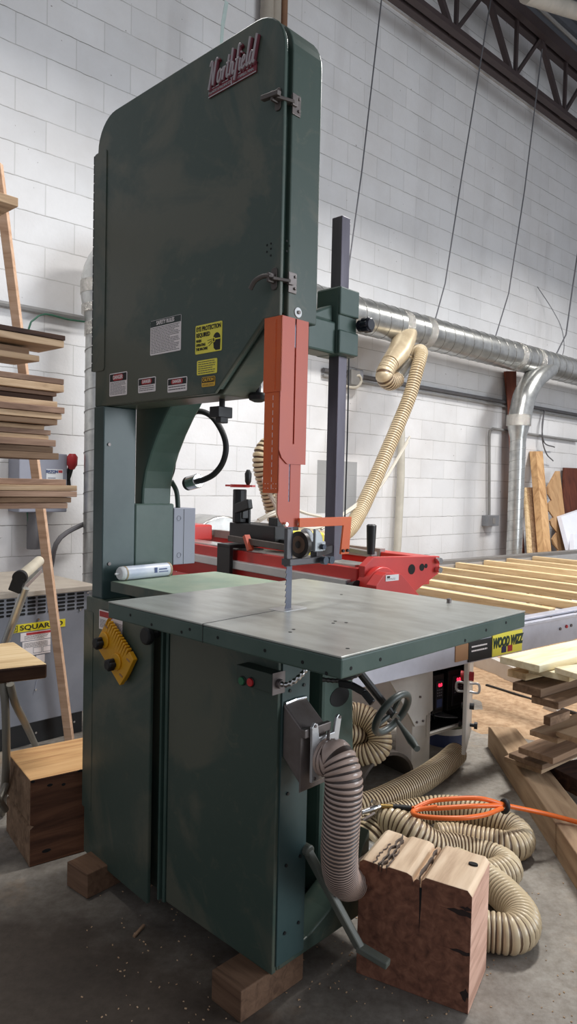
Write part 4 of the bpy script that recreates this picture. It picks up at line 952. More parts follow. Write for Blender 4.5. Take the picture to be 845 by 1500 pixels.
mb = MB().add(P+[p+n for p in P], [tuple(range(nn)), tuple(range(2*nn-1, nn-1, -1))]+[(i, i+nn, (i+1) % nn+nn, (i+1) % nn) for i in range(nn)])
tag(mb.build('plywood_offcut', W_PLY), 'zigzag edged plywood offcut leaning right of the tall pale post', 'plywood', 'offcuts leaning on the wall')
# ------------------------------------------------------------------ slab mill
mill = thing('slab_mill', 'red and white slab flattening mill with a long slatted bed', 'machine', M.o, M.ang)
BZ = .72
W1 = 1.80
fr = MB().box(-.25, 6.5, -.06, 0, .555, .70).box(-.25, 6.5, -.085, .02, .685, .70).box(-.25, 6.5, -.05, .01, .70, .712).build('front_rail', mat('pale aluminium rail', (196, 196, 206), .4, .5), mill, bevel=.002)
MB().box(-.25, 6.5, W1-.02, W1+.06, .60, .705).build('back_rail', ALU, mill, bevel=.002)
MB().box(-.25, 6.5, W1-.01, W1+.09, .705, .735).build('rail_cap', mat('dark grey cap', (120, 116, 112), .5), mill)
for k in range(6):
    x = .3+k*1.25
    MB().box(x, x+.08, 0, W1-.02, .56, BZ-.0455).build('cross_member', WHITE, mill)
for k in range(1, 4):
    x = 1.9+(k-1)*1.9
    MB().box(x, x+.1, W1-.02, W1+.08, 0, .6).build('leg', WHITE, mill)
    MB().box(x+.3, x+.4, -.05, .05, 0, .555).build('leg', WHITE, mill)
# bolts and stay on the front rail
mb = MB()
for px, py in ((820, 921), (836, 916), (806, 905), (842, 898)):
    q = M.y(px, py, -.06); mb.cyl((q.x, -.06, q.z), (q.x, -.066, q.z), .008, 8)
mb.build('rail_bolts', DULL, fr)
q = M.y(829, 917.5, -.06); MB().cyl((q.x, -.06, q.z), (q.x, -.067, q.z), .009, 10).build('red_marker', REDS, fr)
# name sticker on the rail
a, b = M.y(722, 926, -.066), M.y(765, 932, -.066)
zt_, zb_ = M.y(724, 927, -.066).z+.01, M.y(724, 945, -.066).z
ns = MB().box(a.x, b.x, -.066, -.06, .562, .668).build('name_sticker', YEL, fr)
text('sticker_lettering', 'WOOD WIZZ', .062, mat('green black ink', (34, 58, 40), .5), ns, face_front((a.x+b.x)/2, -.067, .622), shear=.2, bold=.004, sx=.62)
MB().box((a.x+b.x)/2-.05, (a.x+b.x)/2-.012, -.0675, -.066, .572, .602).build('flag_patch', mat('navy ink', (36, 40, 84), .5), ns)
MB().box((a.x+b.x)/2+.0, (a.x+b.x)/2+.038, -.0675, -.066, .572, .602).build('flag_patch', REDS, ns)
c = M.y(687, 945, -.066); d_ = M.y(668, 948, -.066)
bs = MB().box(c.x, a.x-.004, -.066, -.06, .562, .655).build('black_sticker', INK, fr)
lines(bs, c.x+.02, a.x-.04, .60, .64, 2, -.066, PAPER, .35)
MB().box(d_.x, c.x-.002, -.064, -.06, .575, .65).build('brown_sticker', BROWN, fr)
# gantry beams
GH = 1.02
xg = M.z(528, 839, GH).x; xg2 = M.z(300, 795, GH).x
gx0_, gx1_ = (xg+xg2)/2, (xg+xg2)/2+.13
gb1 = MB().box(gx0_, gx1_, .02, W1, GH-.17, GH).build('gantry_beam', RED, mill, bevel=.004)
MB().box(gx0_-.03, gx0_, .05, W1, GH-.09, GH-.05).build('guide_rail', ALU, gb1, bevel=.003)
MB().box(gx0_+.02, gx1_-.0, .05, W1, GH, GH+.008).build('beam_strip', GALV, gb1)
q = M.x(533, 832, gx0_-.02)
MB().tube([(gx0_-.015, -.0, GH-.075), (gx0_-.015, .02, GH-.075), (gx0_-.015, .06, GH-.075)], [.03, .024, .008], 14).build('rail_bumper', RUBBER, gb1, smooth=True)
MB().cyl((gx0_-.015, .06, GH-.075), (gx0_-.015, .09, GH-.075), .016, 10).build('bumper_rod', CHROME, gb1, smooth=True)
xr = M.y(638, 816, -.0).x
gxb = xr-.09
gb2 = MB().box(gxb, xr, .03, W1, GH-.1, GH+.03).build('gantry_beam', RED, mill, bevel=.004)
MB().box(gxb-.004, gxb+.03, .25, W1, GH-.0, GH+.045).build('beam_strip', mat('grey strip', (160, 152, 146), .5), gb2)
# end plate with holes
zt1 = GH+.03
mb = MB().prism([(gx0_-.0, GH-.24), (gx0_+.13, GH-.24), (gx0_+.22, GH-.16), (xr+.01, GH-.045), (xr+.01, GH+.03), (gx0_+.06, GH+.045), (gx0_+.01, GH+.01)], 'y', -.015, .02)
ep = mb.build('end_plate', RED, mill, bevel=.003)
mb = MB()
for px, py, r in ((603, 834, .022), (618, 831, .016), (624, 829, .010)):
    q = M.y(px, py, -.016); MB().disc((q.x, -.0152, q.z), (0, -1, 0), r, .001, 16).build('plate_hole', DARK, ep)
mb = MB()
for dz_ in (.0, -.04): mb.cyl((xr-.012, -.016, GH+.012+dz_), (xr-.012, -.04, GH+.012+dz_), .014, 8)
mb.build('plate_bolts', CHROME, ep)
q = M.y(566, 838, -.05)
MB().cyl((gx0_+.085, .02, GH-.085), (gx0_+.085, -.05, GH-.085), .092, 32).build('round_boss', RED, ep, bevel=.006, smooth=True)
t0, t1, t2, t3 = M.y(567, 839, -.11), M.y(588, 841, -.11), M.y(612, 866, -.11), M.y(556, 858, -.11)
mb = MB().prism([(t0.x-.02, t0.z-.01), (t0.x, t0.z), (t1.x, t1.z), (t2.x+.05, t2.z-.05), (t3.x-.02, t2.z-.05), (t3.x-.02, t3.z)], 'y', -.11, -.055); gu_ = mb.build('gusset', RED, ep, bevel=.003)
r0_, r1_ = M.y(564, 840, -.112), M.y(584, 847, -.112)
lab = MB().box(r0_.x+.005, r1_.x, -.112, -.11, r1_.z-.008, r0_.z-.008).build('sticker', WPLAS, gu_)
MB().box(r0_.x+.012, r0_.x+.028, -.1128, -.112, r0_.z-.02, r0_.z-.012).build('print_mark', INK, lab); lines(lab, r0_.x+.01, r1_.x-.02, r1_.z-.004, r1_.z+.004, 2, -.112)
# far end plate with lettering
ey = W1
mb = MB().prism([(gx0_-.25, GH-.45), (gx0_+.45, GH-.45), (gx0_+.40, GH-.26), (gx0_+.22, GH-.2), (gx0_+.16, GH+.02), (gx0_-.1, GH+.02), (gx0_-.25, GH-.2)], 'y', ey, ey+.03); fp_ = mb.build('end_plate', RED, mill, bevel=.003)
q = M.y(262, 831, ey); text('plate_lettering', 'W', .075, WPLAS, fp_, face_front(q.x, ey-.001, q.z), bold=.003)
MB().box(gx0_-.02, gx1_+.1, W1-.35, W1-.05, GH, GH+.09).build('beam_bracket', RED, mill, bevel=.01)
dm = M.y(315, 772, 1.75); mb = MB(); prf = [(dm.x+.19*math.cos(t), GH-.0+.13*math.sin(t)) for t in [PI*k/14 for k in range(15)]]
mb.prism(prf, 'y', 1.65, 1.95); mb.build('pulley_cover', GALV, mill, bevel=.012, smooth=True)
# cutter carriage on the gantry
kx = gx0_
def MXy(px, py, X): return M.x(px, py, X)
s0, s1 = M.x(318, 800, kx-.05), M.x(336, 828, kx-.05)
cg = MB().box(kx-.05, kx-.03, s1.y, s0.y, GH-.15, GH+.02).box(kx-.05, kx+.16, s1.y, s0.y, GH+.012, GH+.03).build('carriage_saddle', BLACK, mill, bevel=.002)
h0_, h1_ = M.x(336, 765, kx+.05), M.x(402, 785, kx+.05)
MB().box(kx+.05, kx+.2, h1_.y, h0_.y, GH+.05, h0_.z).build('carriage_body', BLACK, mill, bevel=.004)
v0, v1 = M.x(345, 736, kx+.1), M.x(364, 765, kx+.1)
vp = MB().box(kx+.1, kx+.115, v1.y, v0.y, v1.z-.02, v0.z).build('slide_plate', BLACK, mill, bevel=.004)
vc = (v0.y+v1.y)/2
mb = MB().box(kx+.06, kx+.1, vc-.06, vc+.02, v0.z-.08, v0.z+.0).cyl((kx+.07, vc-.02, v0.z-.1), (kx+.07, vc-.02, v0.z+.07), .035, 14).bar((kx+.05, vc-.02, v0.z-.03), (kx+.05, vc-.14, v0.z+.0), .03, .05); mb.build('router_head', BLACK, mill, bevel=.005)
mb = MB().cyl((kx+.07, vc-.02, v0.z+.08), (kx+.07, vc-.02, v0.z+.095), .05, 20).bar((kx+.07, vc+.1, v0.z+.088), (kx+.07, vc-.14, v0.z+.088), .02, .01); mb.build('height_wheel', RED, mill)
MB().tube([(kx+.07, vc-.09, v0.z+.09), (kx+.07, vc-.09, v0.z+.11), (kx+.07, vc-.09, v0.z+.15), (kx+.07, vc-.09, v0.z+.17)], [.006, .016, .018, .008], 12).build('wheel_knob', BLACK, mill, smooth=True)
u0, u1 = M.x(398, 758, kx+.1), M.x(410, 790, kx+.1)
MB().box(kx+.08, kx+.12, u1.y, u0.y, GH+.02, u0.z).box(kx+.08, kx+.2, u1.y-.1, u0.y+.04, GH+.02, GH+.07).build('carriage_bracket', BLACK, mill, bevel=.003)
a_, b_ = M.x(336, 782, kx-.0), M.x(425, 797, kx-.0)
MB().bar((kx+.0, a_.y, GH+.055), (kx+.0, b_.y, GH+.045), .02, .03).build('feed_bar', MIST, mill, bevel=.002)
mb = MB().bar((kx-.01, s1.y-.12, GH+.012), (kx-.01, s1.y-.08, GH+.08), .03, .02); mb.build('stop_lever', ORANGE_COOL, mill)
mb = MB().box(kx+.02, kx+.12, h1_.y-.28, h1_.y-.12, GH+.02, GH+.12); mb.build('yellow_motor', YEL, mill, bevel=.01)
mb = MB().box(kx-.02, kx+.1, s1.y-.45, s1.y-.05, GH-.28, GH-.225); mb.build('cutter_hood', mat('dusty steel hood', (130, 124, 116), .5, .4), mill, bevel=.01)
# crank on the back beam
c0_, c1_ = M.y(470, 800, .5), M.y(545, 812, .1)
ca, cb_ = M.z(500, 803, GH+.05), M.z(548, 812, GH+.05)
MB().bar(ca, cb_, .03, .02).build('crank_arm', mat('grey arm', (140, 134, 130), .4, .4), mill, bevel=.003)
MB().tube([cb_+Vector((-.01, .01, .0)), cb_+Vector((-.01, .01, .03)), cb_+Vector((-.01, .01, .12)), cb_+Vector((-.01, .01, .125))], [.016, .018, .021, .016], 14).build('crank_grip', BLACK, mill, smooth=True)
# control cabinet and its leg
lg = M.z(602, 1132, 0); lr = M.z(622, 1120, 0); ll = M.z(584, 1120, 0)
lx0, ly0 = lg.x, lg.y; lw, ld = max(.09, lr.x-lg.x), max(.1, ll.y-lg.y)
MB().box(lx0, lx0+lw, ly0, ly0+ld, 0, .56).build('leg', WHITE, mill, bevel=.003)
def CY(px, py): return M.y(px, py, ly0-.004)
g = [CY(px, py) for px, py in ((562, 985), (632, 968), (632, 1040), (622, 1048), (620, 1062), (606, 1064), (600, 1052), (578, 1012))]
g = [(q.x, q.z) for q in g]
MB().prism(g, 'y', ly0-.012, ly0).build('gusset_plate', WHITE, mill, bevel=.001)
mb = MB()
for px, py in ((613, 985), (613, 1020), (608, 1057), (617, 1055)):
    q = CY(px, py); mb.cyl((q.x, ly0-.012, q.z), (q.x, ly0-.018, q.z), .006, 8)
mb.build('gusset_bolts', DULL, mill)
q0 = M.x(545, 1010, lx0+.02); q1 = M.x(583, 1100, lx0+.02)
mb = MB().hexa([(lx0+.02, ly0+ld-.01, .2), (lx0+.06, ly0+ld-.01, .2), (lx0+.06, ly0+.75, .26), (lx0+.02, ly0+.75, .26), (lx0+.02, ly0+ld-.01, .56), (lx0+.06, ly0+ld-.01, .56), (lx0+.06, ly0+.75, .5), (lx0+.02, ly0+.75, .5)])
mb.build('side_panel', WHITE, mill, bevel=.002)
bx0, bx1 = M.y(628, 1000, ly0).x, M.y(690, 1000, ly0).x
bz0, bz1 = M.y(634, 1077, ly0).z, .553
cab = MB().box(bx0, bx0+.012, ly0, ly0+.42, bz0, bz1).box(bx1-.012, bx1, ly0, ly0+.42, bz0, bz1).box(bx0, bx1, ly0, ly0+.42, bz0, bz0+.012).box(bx0, bx1, ly0, ly0+.42, bz1-.012, bz1).box(bx0, bx1, ly0+.41, ly0+.42, bz0, bz1).build('control_cabinet', WHITE, mill)
MB().box(bx0+.012, bx1-.012, ly0+.40, ly0+.41, bz0+.012, bz1-.012).box(bx0+.012, bx0+.015, ly0+.02, ly0+.40, bz0+.012, bz1-.012).box(bx1-.015, bx1-.012, ly0+.02, ly0+.40, bz0+.012, bz1-.012).box(bx0+.015, bx1-.015, ly0+.02, ly0+.40, bz1-.015, bz1-.012).box(bx0+.015, bx1-.015, ly0+.02, ly0+.40, bz0+.012, bz0+.015).build('cabinet_lining', mat('black lining', (20, 20, 22), .6, var=0), cab)
MB().box(bx0-.012, bx0+.004, ly0-.006, ly0+.02, bz0, bz1).box(bx0, bx1, ly0-.006, ly0+.008, bz1-.022, bz1+.0).build('door_frame', WHITE, cab, bevel=.002)
dr0, dr1 = M.y(640, 1000, ly0+.2).x, M.y(664, 1000, ly0+.26).x
def DV(px0, px1, py0, py1, Y):
    p_, q_ = M.y(px0, py0, Y), M.y(px1, py1, Y); return (p_.x, Y, q_.x-p_.x, q_.z, p_.z)
for k, (xx, yy, ww, z0_, z1_) in enumerate((DV(635, 649, 990, 1042, ly0+.022), DV(657, 681, 983, 1034, ly0+.03))):
    dv = MB().box(xx, xx+ww, yy, yy+.14, z0_, z1_).build('speed_drive', BLACK, cab, bevel=.004)
    kp = MB().box(xx+ww*.2, xx+ww*.85, yy-.006, yy, z0_+.02, z1_-.03).build('keypad', mat('charcoal keypad', (48, 46, 54), .45, var=.1), dv, bevel=.002)
    text('digits', '0.0' if k == 0 else '0.00', .022, LEDR, kp, face_front(xx+ww*.55, yy-.007, z1_-.052), bold=.0006)
    MB().box(xx+ww*.28, xx+ww*.75, yy-.0075, yy-.006, z0_+.03, z0_+.07).build('keypad_panel', BLUE if k == 0 else MATS['black lining'], kp)
    mb = MB()
    for i in range(9): mb.box(xx+ww*(.3+.17*(i % 3)), xx+ww*(.38+.17*(i % 3)), yy-.0075, yy-.006, z0_+.085+.014*(i//3), z0_+.091+.014*(i//3))
    mb.build('keys', GREYP, kp)
mb = MB()
for k in range(5): mb.tube(spline([(bx0+.04+k*.03, ly0+.12, bz0+.1), (bx0+.05+k*.025, ly0+.08, bz0+.04), (bx0+.1+k*.03, ly0+.15, bz0+.02)], .02), .004, 6)
mb.build('drive_wiring', RUBBER, cab)
dl_ = M.z(684, 1092, .2)
dz0, dz1 = bz0-.035, bz1+.0
dh = Vector((bx1, ly0-.0, 0)); de = M.loc(ond(683, 1030, M.w(dh.x, dh.y).y-.26)); dd = Vector((de.x-dh.x, de.y-dh.y, 0)); dd.normalize(); DLn = .36
dn = Vector((dd.y, -dd.x, 0))
cdoor = MB().bar(dh+Vector((0, 0, (dz0+dz1)/2)), dh+dd*DLn+Vector((0, 0, (dz0+dz1)/2)), .018, dz1-dz0).build('cabinet_door', WHITE, mill, bevel=.003)
def dp_(t, z, n=0): return dh + dd*DLn*t + Vector((0, 0, z)) + dn*n
zc = (dz0+dz1)/2
mb = MB()
for sgn in (-1, 1): mb.tube(spline([dp_(.6, zc+.08, .009*sgn), dp_(.6, zc+.08, .05*sgn), dp_(.6, zc+.04, .05*sgn), dp_(.6, zc+.04, .009*sgn)], .006), .006, 8) if sgn == -1 or True else None
mb.build('door_handle', ALU, cdoor, smooth=True)
mb = MB().cyl(dp_(.75, zc+.13, -.03), dp_(.75, zc+.13, .03), .022, 16); mb.build('stop_button', REDS, cdoor)
mb = MB().cyl(dp_(.5, zc-.04, -.03), dp_(.5, zc-.04, .03), .016, 12); mb.build('rotary_switch', BLACK, cdoor)
mb = MB().cyl(dp_(.35, zc-.15, .0), dp_(.35, zc-.15, .03), .009, 8).cyl(dp_(.35, zc-.15, .03), dp_(.35, zc-.15, .045), .018, 8).cyl(dp_(.35, zc-.15, -.03), dp_(.35, zc-.15, -.0), .009, 8).cyl(dp_(.35, zc-.15, -.045), dp_(.35, zc-.15, -.03), .018, 8); mb.build('door_knob', BLACK, cdoor)
# slats on the bed
sx_ = [M.z(px, py, BZ) for px, py in ((608.7, 858), (602, 844), (621, 836), (647, 830), (690, 825.7), (729, 822), (765, 818.8), (804, 816))]
fro = [M.z(px, py, BZ) for px, py in ((806, 891), (845, 883), (845, 869), (845, 856.5), (845, 845.5), (845, 836), (845, 829.8), (845, 822))]
ordn = ('nearest the saw table', 'second from the saw table', 'third from the saw table', 'fourth from the saw table', 'fourth from the far end', 'third from the far end', 'second from the far end', 'farthest along the bed')
for k, (a, b) in enumerate(zip(sx_, fro)):
    x = a.x*.5 + b.x*.5
    fr_ = Frame(M.w(x, 0, 0), M.ang+PI/2)
    mb = MB().box(.02, W1-.03, -.03, .03, BZ-.045, BZ)
    tag(mb.build('bed_slat', W_PINE, mw=fr_.mat(), bevel=.003), 'pale wooden slat across the mill bed, '+ordn[k], 'slat', 'bed slats of the mill')
for k in range(3):
    fr_ = Frame(M.w(sx_[-1].x+.6+k*.55, 0, 0), M.ang+PI/2)
# white tube rails on the floor below the bed
def post(p0, p1, w, h, m, name, label, cat):
    return tag(MB().bar(p0, p1, w, h).build(name, m, bevel=.003), label, cat)
post(onz(697, 955, .33)+Vector((0, 0, 0)), onz(762, 985, .33), .05, .07, WHITE, 'white_tube', 'white square steel tube running behind the pale lumber pile', 'steel tube') if False else None
# ------------------------------------------------------------------ floor around the mill
post(onz(640, 938, .06), onz(770, 996, .06), .06, .12, WHITE, 'floor_rail', 'white steel floor rail among the sawdust under the mill bed', 'rail')
p = onz(815, 1046, .0); fr_ = Frame((p.x, p.y, 0), M.ang)
fo = MB().box(0, .09, 0, .09, 0, .10).build('foot_post', WHITE, mw=fr_.mat(), bevel=.004); tag(fo, 'white square post foot between the stacked planks', 'post')
post(onz(712, 1004, .02), onz(845, 1046, .02), .02, .02, BLACK, 'floor_rod', 'thin dark rod lying on the sawdust covered floor', 'rod')
# sawdust: two low drifts
def dust(name, pts, label, h=.03, n=56):
    q = [onz(px, py, 0) for px, py in pts]; x0 = min(p.x for p in q); x1 = max(p.x for p in q); y0 = min(p.y for p in q); y1 = max(p.y for p in q)
    from mathutils import noise as nz
    vs = []; fs = []
    cx, cy, rx, ry = (x0+x1)/2, (y0+y1)/2, (x1-x0)/2, (y1-y0)/2
    for j in range(n+1):
        for i in range(n+1):
            x = x0+(x1-x0)*i/n; y = y0+(y1-y0)*j/n
            e = 1-max(abs((x-cx)/rx), abs((y-cy)/ry))**3
            v = nz.fractal(Vector((x*2.2, y*2.2, 3)), 1, 2, 5)
            vs.append((x, y, h*(e*.9-.25+.55*v)+ .002*random.random()))
    for j in range(n):
        for i in range(n):
            k = j*(n+1)+i; fs.append((k, k+1, k+n+2, k+n+1))
    o = MB().add(vs, fs).build(name, DUST, smooth=True); return tag(o, label, 'sawdust', kind='stuff')
dust('sawdust', ((690, 930), (850, 930), (850, 1085), (690, 1085), (1000, 960)), 'tan sawdust spread over the floor under the mill bed', .03)
dust('sawdust', ((600, 955), (690, 955), (690, 1010), (570, 1010)), 'tan sawdust heaped behind the control cabinet', .05)
# bucket
p = onz(654, 1098, 0); 
bk = thing('bucket', 'white bucket with a blue lower band under the control cabinet', 'bucket', (p.x+.02, p.y+.14, 0))
MB().tube([(0, 0, 0), (0, 0, .02), (0, 0, .065)], [.118, .12, .122], 32).build('bucket_band', BLUE, bk, smooth=True)
MB().tube([(0, 0, .0651), (0, 0, .15), (0, 0, .1501), (0, 0, .168)], [.1222, .13, .135, .135], 32).build('bucket_wall', WPLAS, bk, smooth=True)
MB().tube([(0, 0, .1), (0, 0, .122)], [.1275, .1295], 32).build('printed_band', mat('olive print', (84, 88, 70), .5), bk, smooth=True)
# ------------------------------------------------------------------ tan hoses on the floor
def fhose(pts, label, r=.055, pitch=.0155, extra=None):
    h = [onz(px, py, z) for px, py, z in pts]
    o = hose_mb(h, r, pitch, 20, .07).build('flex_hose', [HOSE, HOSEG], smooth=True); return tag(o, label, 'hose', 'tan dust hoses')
fhose([(500, 1188, .06), (545, 1178, .06), (585, 1160, .058), (622, 1140, .058), (650, 1120, .058), (668, 1104, .058)], 'tan ribbed hose lying straight toward the bucket and cabinet')
fhose([(488, 1050, .30), (512, 1046, .30), (534, 1050, .29), (552, 1066, .25), (556, 1092, .18), (540, 1106, .14), (512, 1108, .12), (480, 1106, .12)], 'tan ribbed hose coiled behind the handwheel')
fhose([(470, 1082, .20), (500, 1075, .22), (524, 1077, .2), (534, 1088, .12), (528, 1100, .06)], 'short tan hose bend inside the coil behind the handwheel')
fhose([(500, 1212, .06), (550, 1203, .058), (600, 1192, .058), (640, 1186, .075), (680, 1188, .09), (720, 1200, .085), (752, 1216, .07), (762, 1232, .058), (745, 1240, .058), (705, 1234, .058), (668, 1228, .056), (640, 1228, .056)], 'tan ribbed hose looping widest to the right under the orange air hose')
fhose([(520, 1242, .06), (538, 1226, .10), (556, 1204, .14), (580, 1206, .155), (604, 1220, .14), (632, 1238, .10), (664, 1244, .075), (700, 1252, .06), (730, 1262, .057), (742, 1274, .057), (728, 1282, .057), (690, 1292, .057)], 'tan ribbed hose loop directly behind the cracked timber block')
fhose([(660, 1262, .056), (690, 1276, .056), (716, 1292, .056), (740, 1312, .056), (762, 1338, .056), (764, 1358, .056), (748, 1368, .056), (716, 1364, .056), (680, 1358, .056)], 'tan ribbed hose end curling around the right of the cracked timber block')
p0, p1 = onz(512, 1236, .07), onz(548, 1262, .06)
mb = MB().tube([p0, p1], .052, 24, caps=False).tube([p0, p1], .048, 24, caps=False)
tag(mb.build('pipe_offcut', GALV, smooth=True), 'short bright metal pipe between the saw hose and the cracked timber block', 'pipe')
# curved dark sheet (half pipe) on the floor
a, b = onz(520, 1175, 0), onz(600, 1150, 0); 
fr_ = Frame(((a.x+b.x)/2+.02, (a.y+b.y)/2+.1, 0), math.radians(36))
mb = MB(); n_ = 16; pr_ = [(.17*math.cos(PI*k/n_), .15*math.sin(PI*k/n_)) for k in range(n_+1)]; pr_ += [(.155*math.cos(PI*k/n_), .135*math.sin(PI*k/n_)) for k in range(n_, -1, -1)]
mb.prism([(x, z) for x, z in pr_], 'y', -.02, .5)
tag(mb.build('half_pipe', mat('dark dusty hood', (92, 84, 78), .5, .2), mw=fr_.mat(), smooth=True), 'dark arched metal hood on the floor behind the saw hose', 'hood')
# orange air hose
ah = thing('air_hose', 'orange air hose with a metal blow gun draped over the tan hoses', 'air hose', (0, 0, 0))
def A(l): return [onz(px, py, z) for px, py, z in l]
mb = MB().tube(spline(A([(606, 1185, .215), (630, 1174, .225), (665, 1170, .235), (705, 1170, .235), (742, 1180, .20), (790, 1190, .16), (830, 1200, .14), (870, 1212, .13), (920, 1232, .08), (985, 1262, .02), (1060, 1290, .012), (1130, 1290, .012)]), .01), .0085, 10)
mb.tube(spline(A([(603, 1184.5, .21), (640, 1184, .22), (690, 1181, .225), (735, 1180, .205)]), .01), .0085, 10)
mb.tube(spline(A([(735, 1184, .20), (712, 1193, .215), (680, 1198, .225), (640, 1198, .225), (612, 1195, .22), (604, 1190, .215), (612, 1186, .214), (640, 1182, .224)]), .01), .0085, 10)
mb.build('hose_line', AIRH, ah, smooth=True)
p0, p1, p2, p3 = A([(603, 1184.5, .21), (576, 1182, .208), (558, 1181, .206), (530, 1190, .20)])
MB().tube([p0.lerp(p1, t/12) for t in range(13)], [.0095 if k % 2 else .0115 for k in range(13)], 10).build('strain_relief', RUBBER, ah, smooth=True)
MB().cyl(p1, p2, .009, 10).build('brass_coupler', mat('brass', (206, 172, 106), .3, .9), ah, smooth=True)
mb = MB().tube([p2, p2.lerp(p3, .35), p2.lerp(p3, .5), p2.lerp(p3, 1.0)], [.007, .012, .011, .008], 10)
mb.bar(p2.lerp(p3, .15)+Vector((0, 0, .012)), p2.lerp(p3, .5)+Vector((0, 0, .03)), .008, .012); mb.bar(p2.lerp(p3, .3)-Vector((0, 0, .02)), p2.lerp(p3, .9)-Vector((0, 0, .03)), .012, .007)
mb.build('blow_gun', CHROME, ah, smooth=True)
q = onz(739, 1181, .2); t_ = (onz(790, 1190, .16)-q).normalized()
MB().tube([q+ (t_.cross(Vector((0, 0, 1))).normalized()*math.cos(k*PI/9)+t_.cross(t_.cross(Vector((0, 0, 1)))).normalized()*math.sin(k*PI/9))*.019 for k in range(18)], .009, 10, closed=True).build('rubber_ring', RUBBER, ah, smooth=True)
# ------------------------------------------------------------------ timber blocks
def block_frame(near, left, right):
    n, l, r = onz(*near, 0), onz(*left, 0), onz(*right, 0); return n, l, r
n, l, r = block_frame((685.6, 1486.8), (521, 1425), (713, 1421))
ang = math.atan2((n-l).y, (n-l).x); Lx = (n-l).length
Fb = Frame((n.x, n.y, 0), ang)
def hz(px, py): return Fb.y(px, py, 0)
tn, tl = hz(692, 1307), hz(526, 1257)
tr = Fb.x(719.6, 1257, tn.x+.0); dpt = max(.2, Fb.loc(r).y)
zn, zl2 = tn.z, tl.z
dpt = max(.2, (Fb.loc(r)).y); dpt2 = Fb.z(719.6, 1257, zn).y; dpt = (dpt+dpt2)/2
CB = thing('timber_block', 'cracked reddish timber block with sawn top beside the foot pedal', 'timber block', Fb.o, Fb.ang)
xl_ = -Lx
tp = [(0, zn), (-.012, zn+.012)]
def top(u): return zn+(zl2-zn)*u
prof = [(xl_, 0), (0, 0), (tn.x, zn-.014), (tn.x-.012, zn)]
for u, dz_ in ((.22, 0), (.395, .001), (.41, -.005), (.43, -.011), (.435, -.035), (.445, -.011), (.47, -.009), (.49, -.014), (.50, -.020), (.515, -.006), (.56, -.001), (.72, 0), (.765, -.008), (.785, -.007), (.83, -.002), (.96, 0)):
    prof.append((tn.x+(tl.x-tn.x)*u, top(u)+dz_))
prof.append((tl.x, zl2-.01))
mb = MB(); nn = len(prof)
mb.prism(prof, 'y', 0, dpt, [0, 0]+[2 if i == 1 else (1 if 2 <= i else 0) for i in range(nn)])
mb.build('block_body', [W_BLKE, W_BLK, W_BLKR], CB, bevel=.003)
q = Fb.z(693, 1267, zn); MB().prism([(q.x+.013*math.cos(t), q.y+.008*math.sin(t)) for t in [k*PI/8 for k in range(16)]], 'z', zn-.01, zn+.0045).build('knot_hole', DARK, CB)
mb = MB().box(tn.x-.11, tn.x-.0, -.002, .001, zn-.075, zn-.055).box(tn.x-.075, tn.x-.0, -.002, .001, zn-.18, zn-.172)
mb = MB()
rr = random.Random(3)
def cut(u0, w0, dpt0, n=7):
    P_ = []; x = tn.x+(tl.x-tn.x)*u0
    for k in range(n): P_.append((x+rr.uniform(-.005, .005), dpt0*k/(n-1)))
    top_ = [(x_-w0*rr.uniform(.5, 1.4), y_) for x_, y_ in P_]
    mb.prism(P_+top_[::-1], 'z', top(u0)-.02, top(u0)+.0025)
for u_s, w_s, l_s in ((.80, .004, .95), (.775, .003, .8), (.74, .003, .5), (.86, .002, .6), (.45, .003, .8)): cut(u_s, w_s, dpt*l_s, 12)
mb.build('weathered_streaks', mat('grey black weathering', (112, 98, 88), .9), CB)
mb = MB(); xk = tn.x+(tl.x-tn.x)*.435
mb.prism([(xk-.0035, top(.435)-.03), (xk+.0035, top(.435)-.03), (xk+.002, top(.435)-.085), (xk-.001, top(.435)-.15), (xk-.002, top(.435)-.08)], 'y', -.0008, .002); mb.build('check_crack', DARK, CB)
mb = MB()
for z_, w_, h_ in ((zn-.062, .085, .012), (zn-.048, .04, .008), (zn-.165, .07, .008), (.05, .03, .02)):
    P_ = [(tn.x-.002-w_*t*(1 if k else 1), z_+h_*(rr.uniform(.3, 1))*math.sin(PI*min(1, t+.25))*(1)) for k, t in enumerate([q/8 for q in range(9)])]
    P2 = [(x_, z_-h_*rr.uniform(.3, 1)*math.sin(PI*min(1, .25+(tn.x-.002-x_)/w_))) for x_, q_ in P_]
    MB().prism(P_+P2[::-1], 'y', -.0006, .001).build('dark_stain', mat('dark wood stain', (46, 32, 28), .8), CB)
n, l = onz(43, 1271, 0), onz(9, 1217.5, 0)
Fl = Frame((n.x, n.y, 0), math.atan2((l-n).y, (l-n).x)-PI/2)   # Y along the left face
dyl = (l-n).length
zt_ = Fl.x(43, 1142, 0).z
wid = Fl.z(128, 1122, zt_).x
LB = thing('timber_block', 'brown timber block with dark weathered side standing left of the saw', 'timber block', Fl.o, Fl.ang)
wid = min(.36, max(.28, wid)); wid = .33
mb = MB().prism([(0, 0), (wid, 0), (wid, zt_), (0, zt_), (0, zt_*.48), (.012, zt_*.46), (0, zt_*.43)], 'y', 0, dyl, [0, 0, 0, 1, 2, 1, 1, 1, 1][:9])
mb.mi = [0, 0, 0, 1, 2, 1, 1, 1, 1]
mb.build('block_body', [W_BLKL, W_BRWN, W_BLKT], LB, bevel=.004)
mb = MB()
for px, py, w_, h_ in ((48, 1145, .007, .005), (73, 1150, .010, .005), (93, 1149, .007, .005), (118, 1129, .012, .004), (68, 1246, .016, .006)):
    q = Fl.y(px, py, 0); mb.prism([(q.x+w_*math.cos(t), q.z+h_*math.sin(t)) for t in [k*PI/8 for k in range(16)]], 'y', -.0012, .002)
mb.build('nail_holes', DARK, LB)
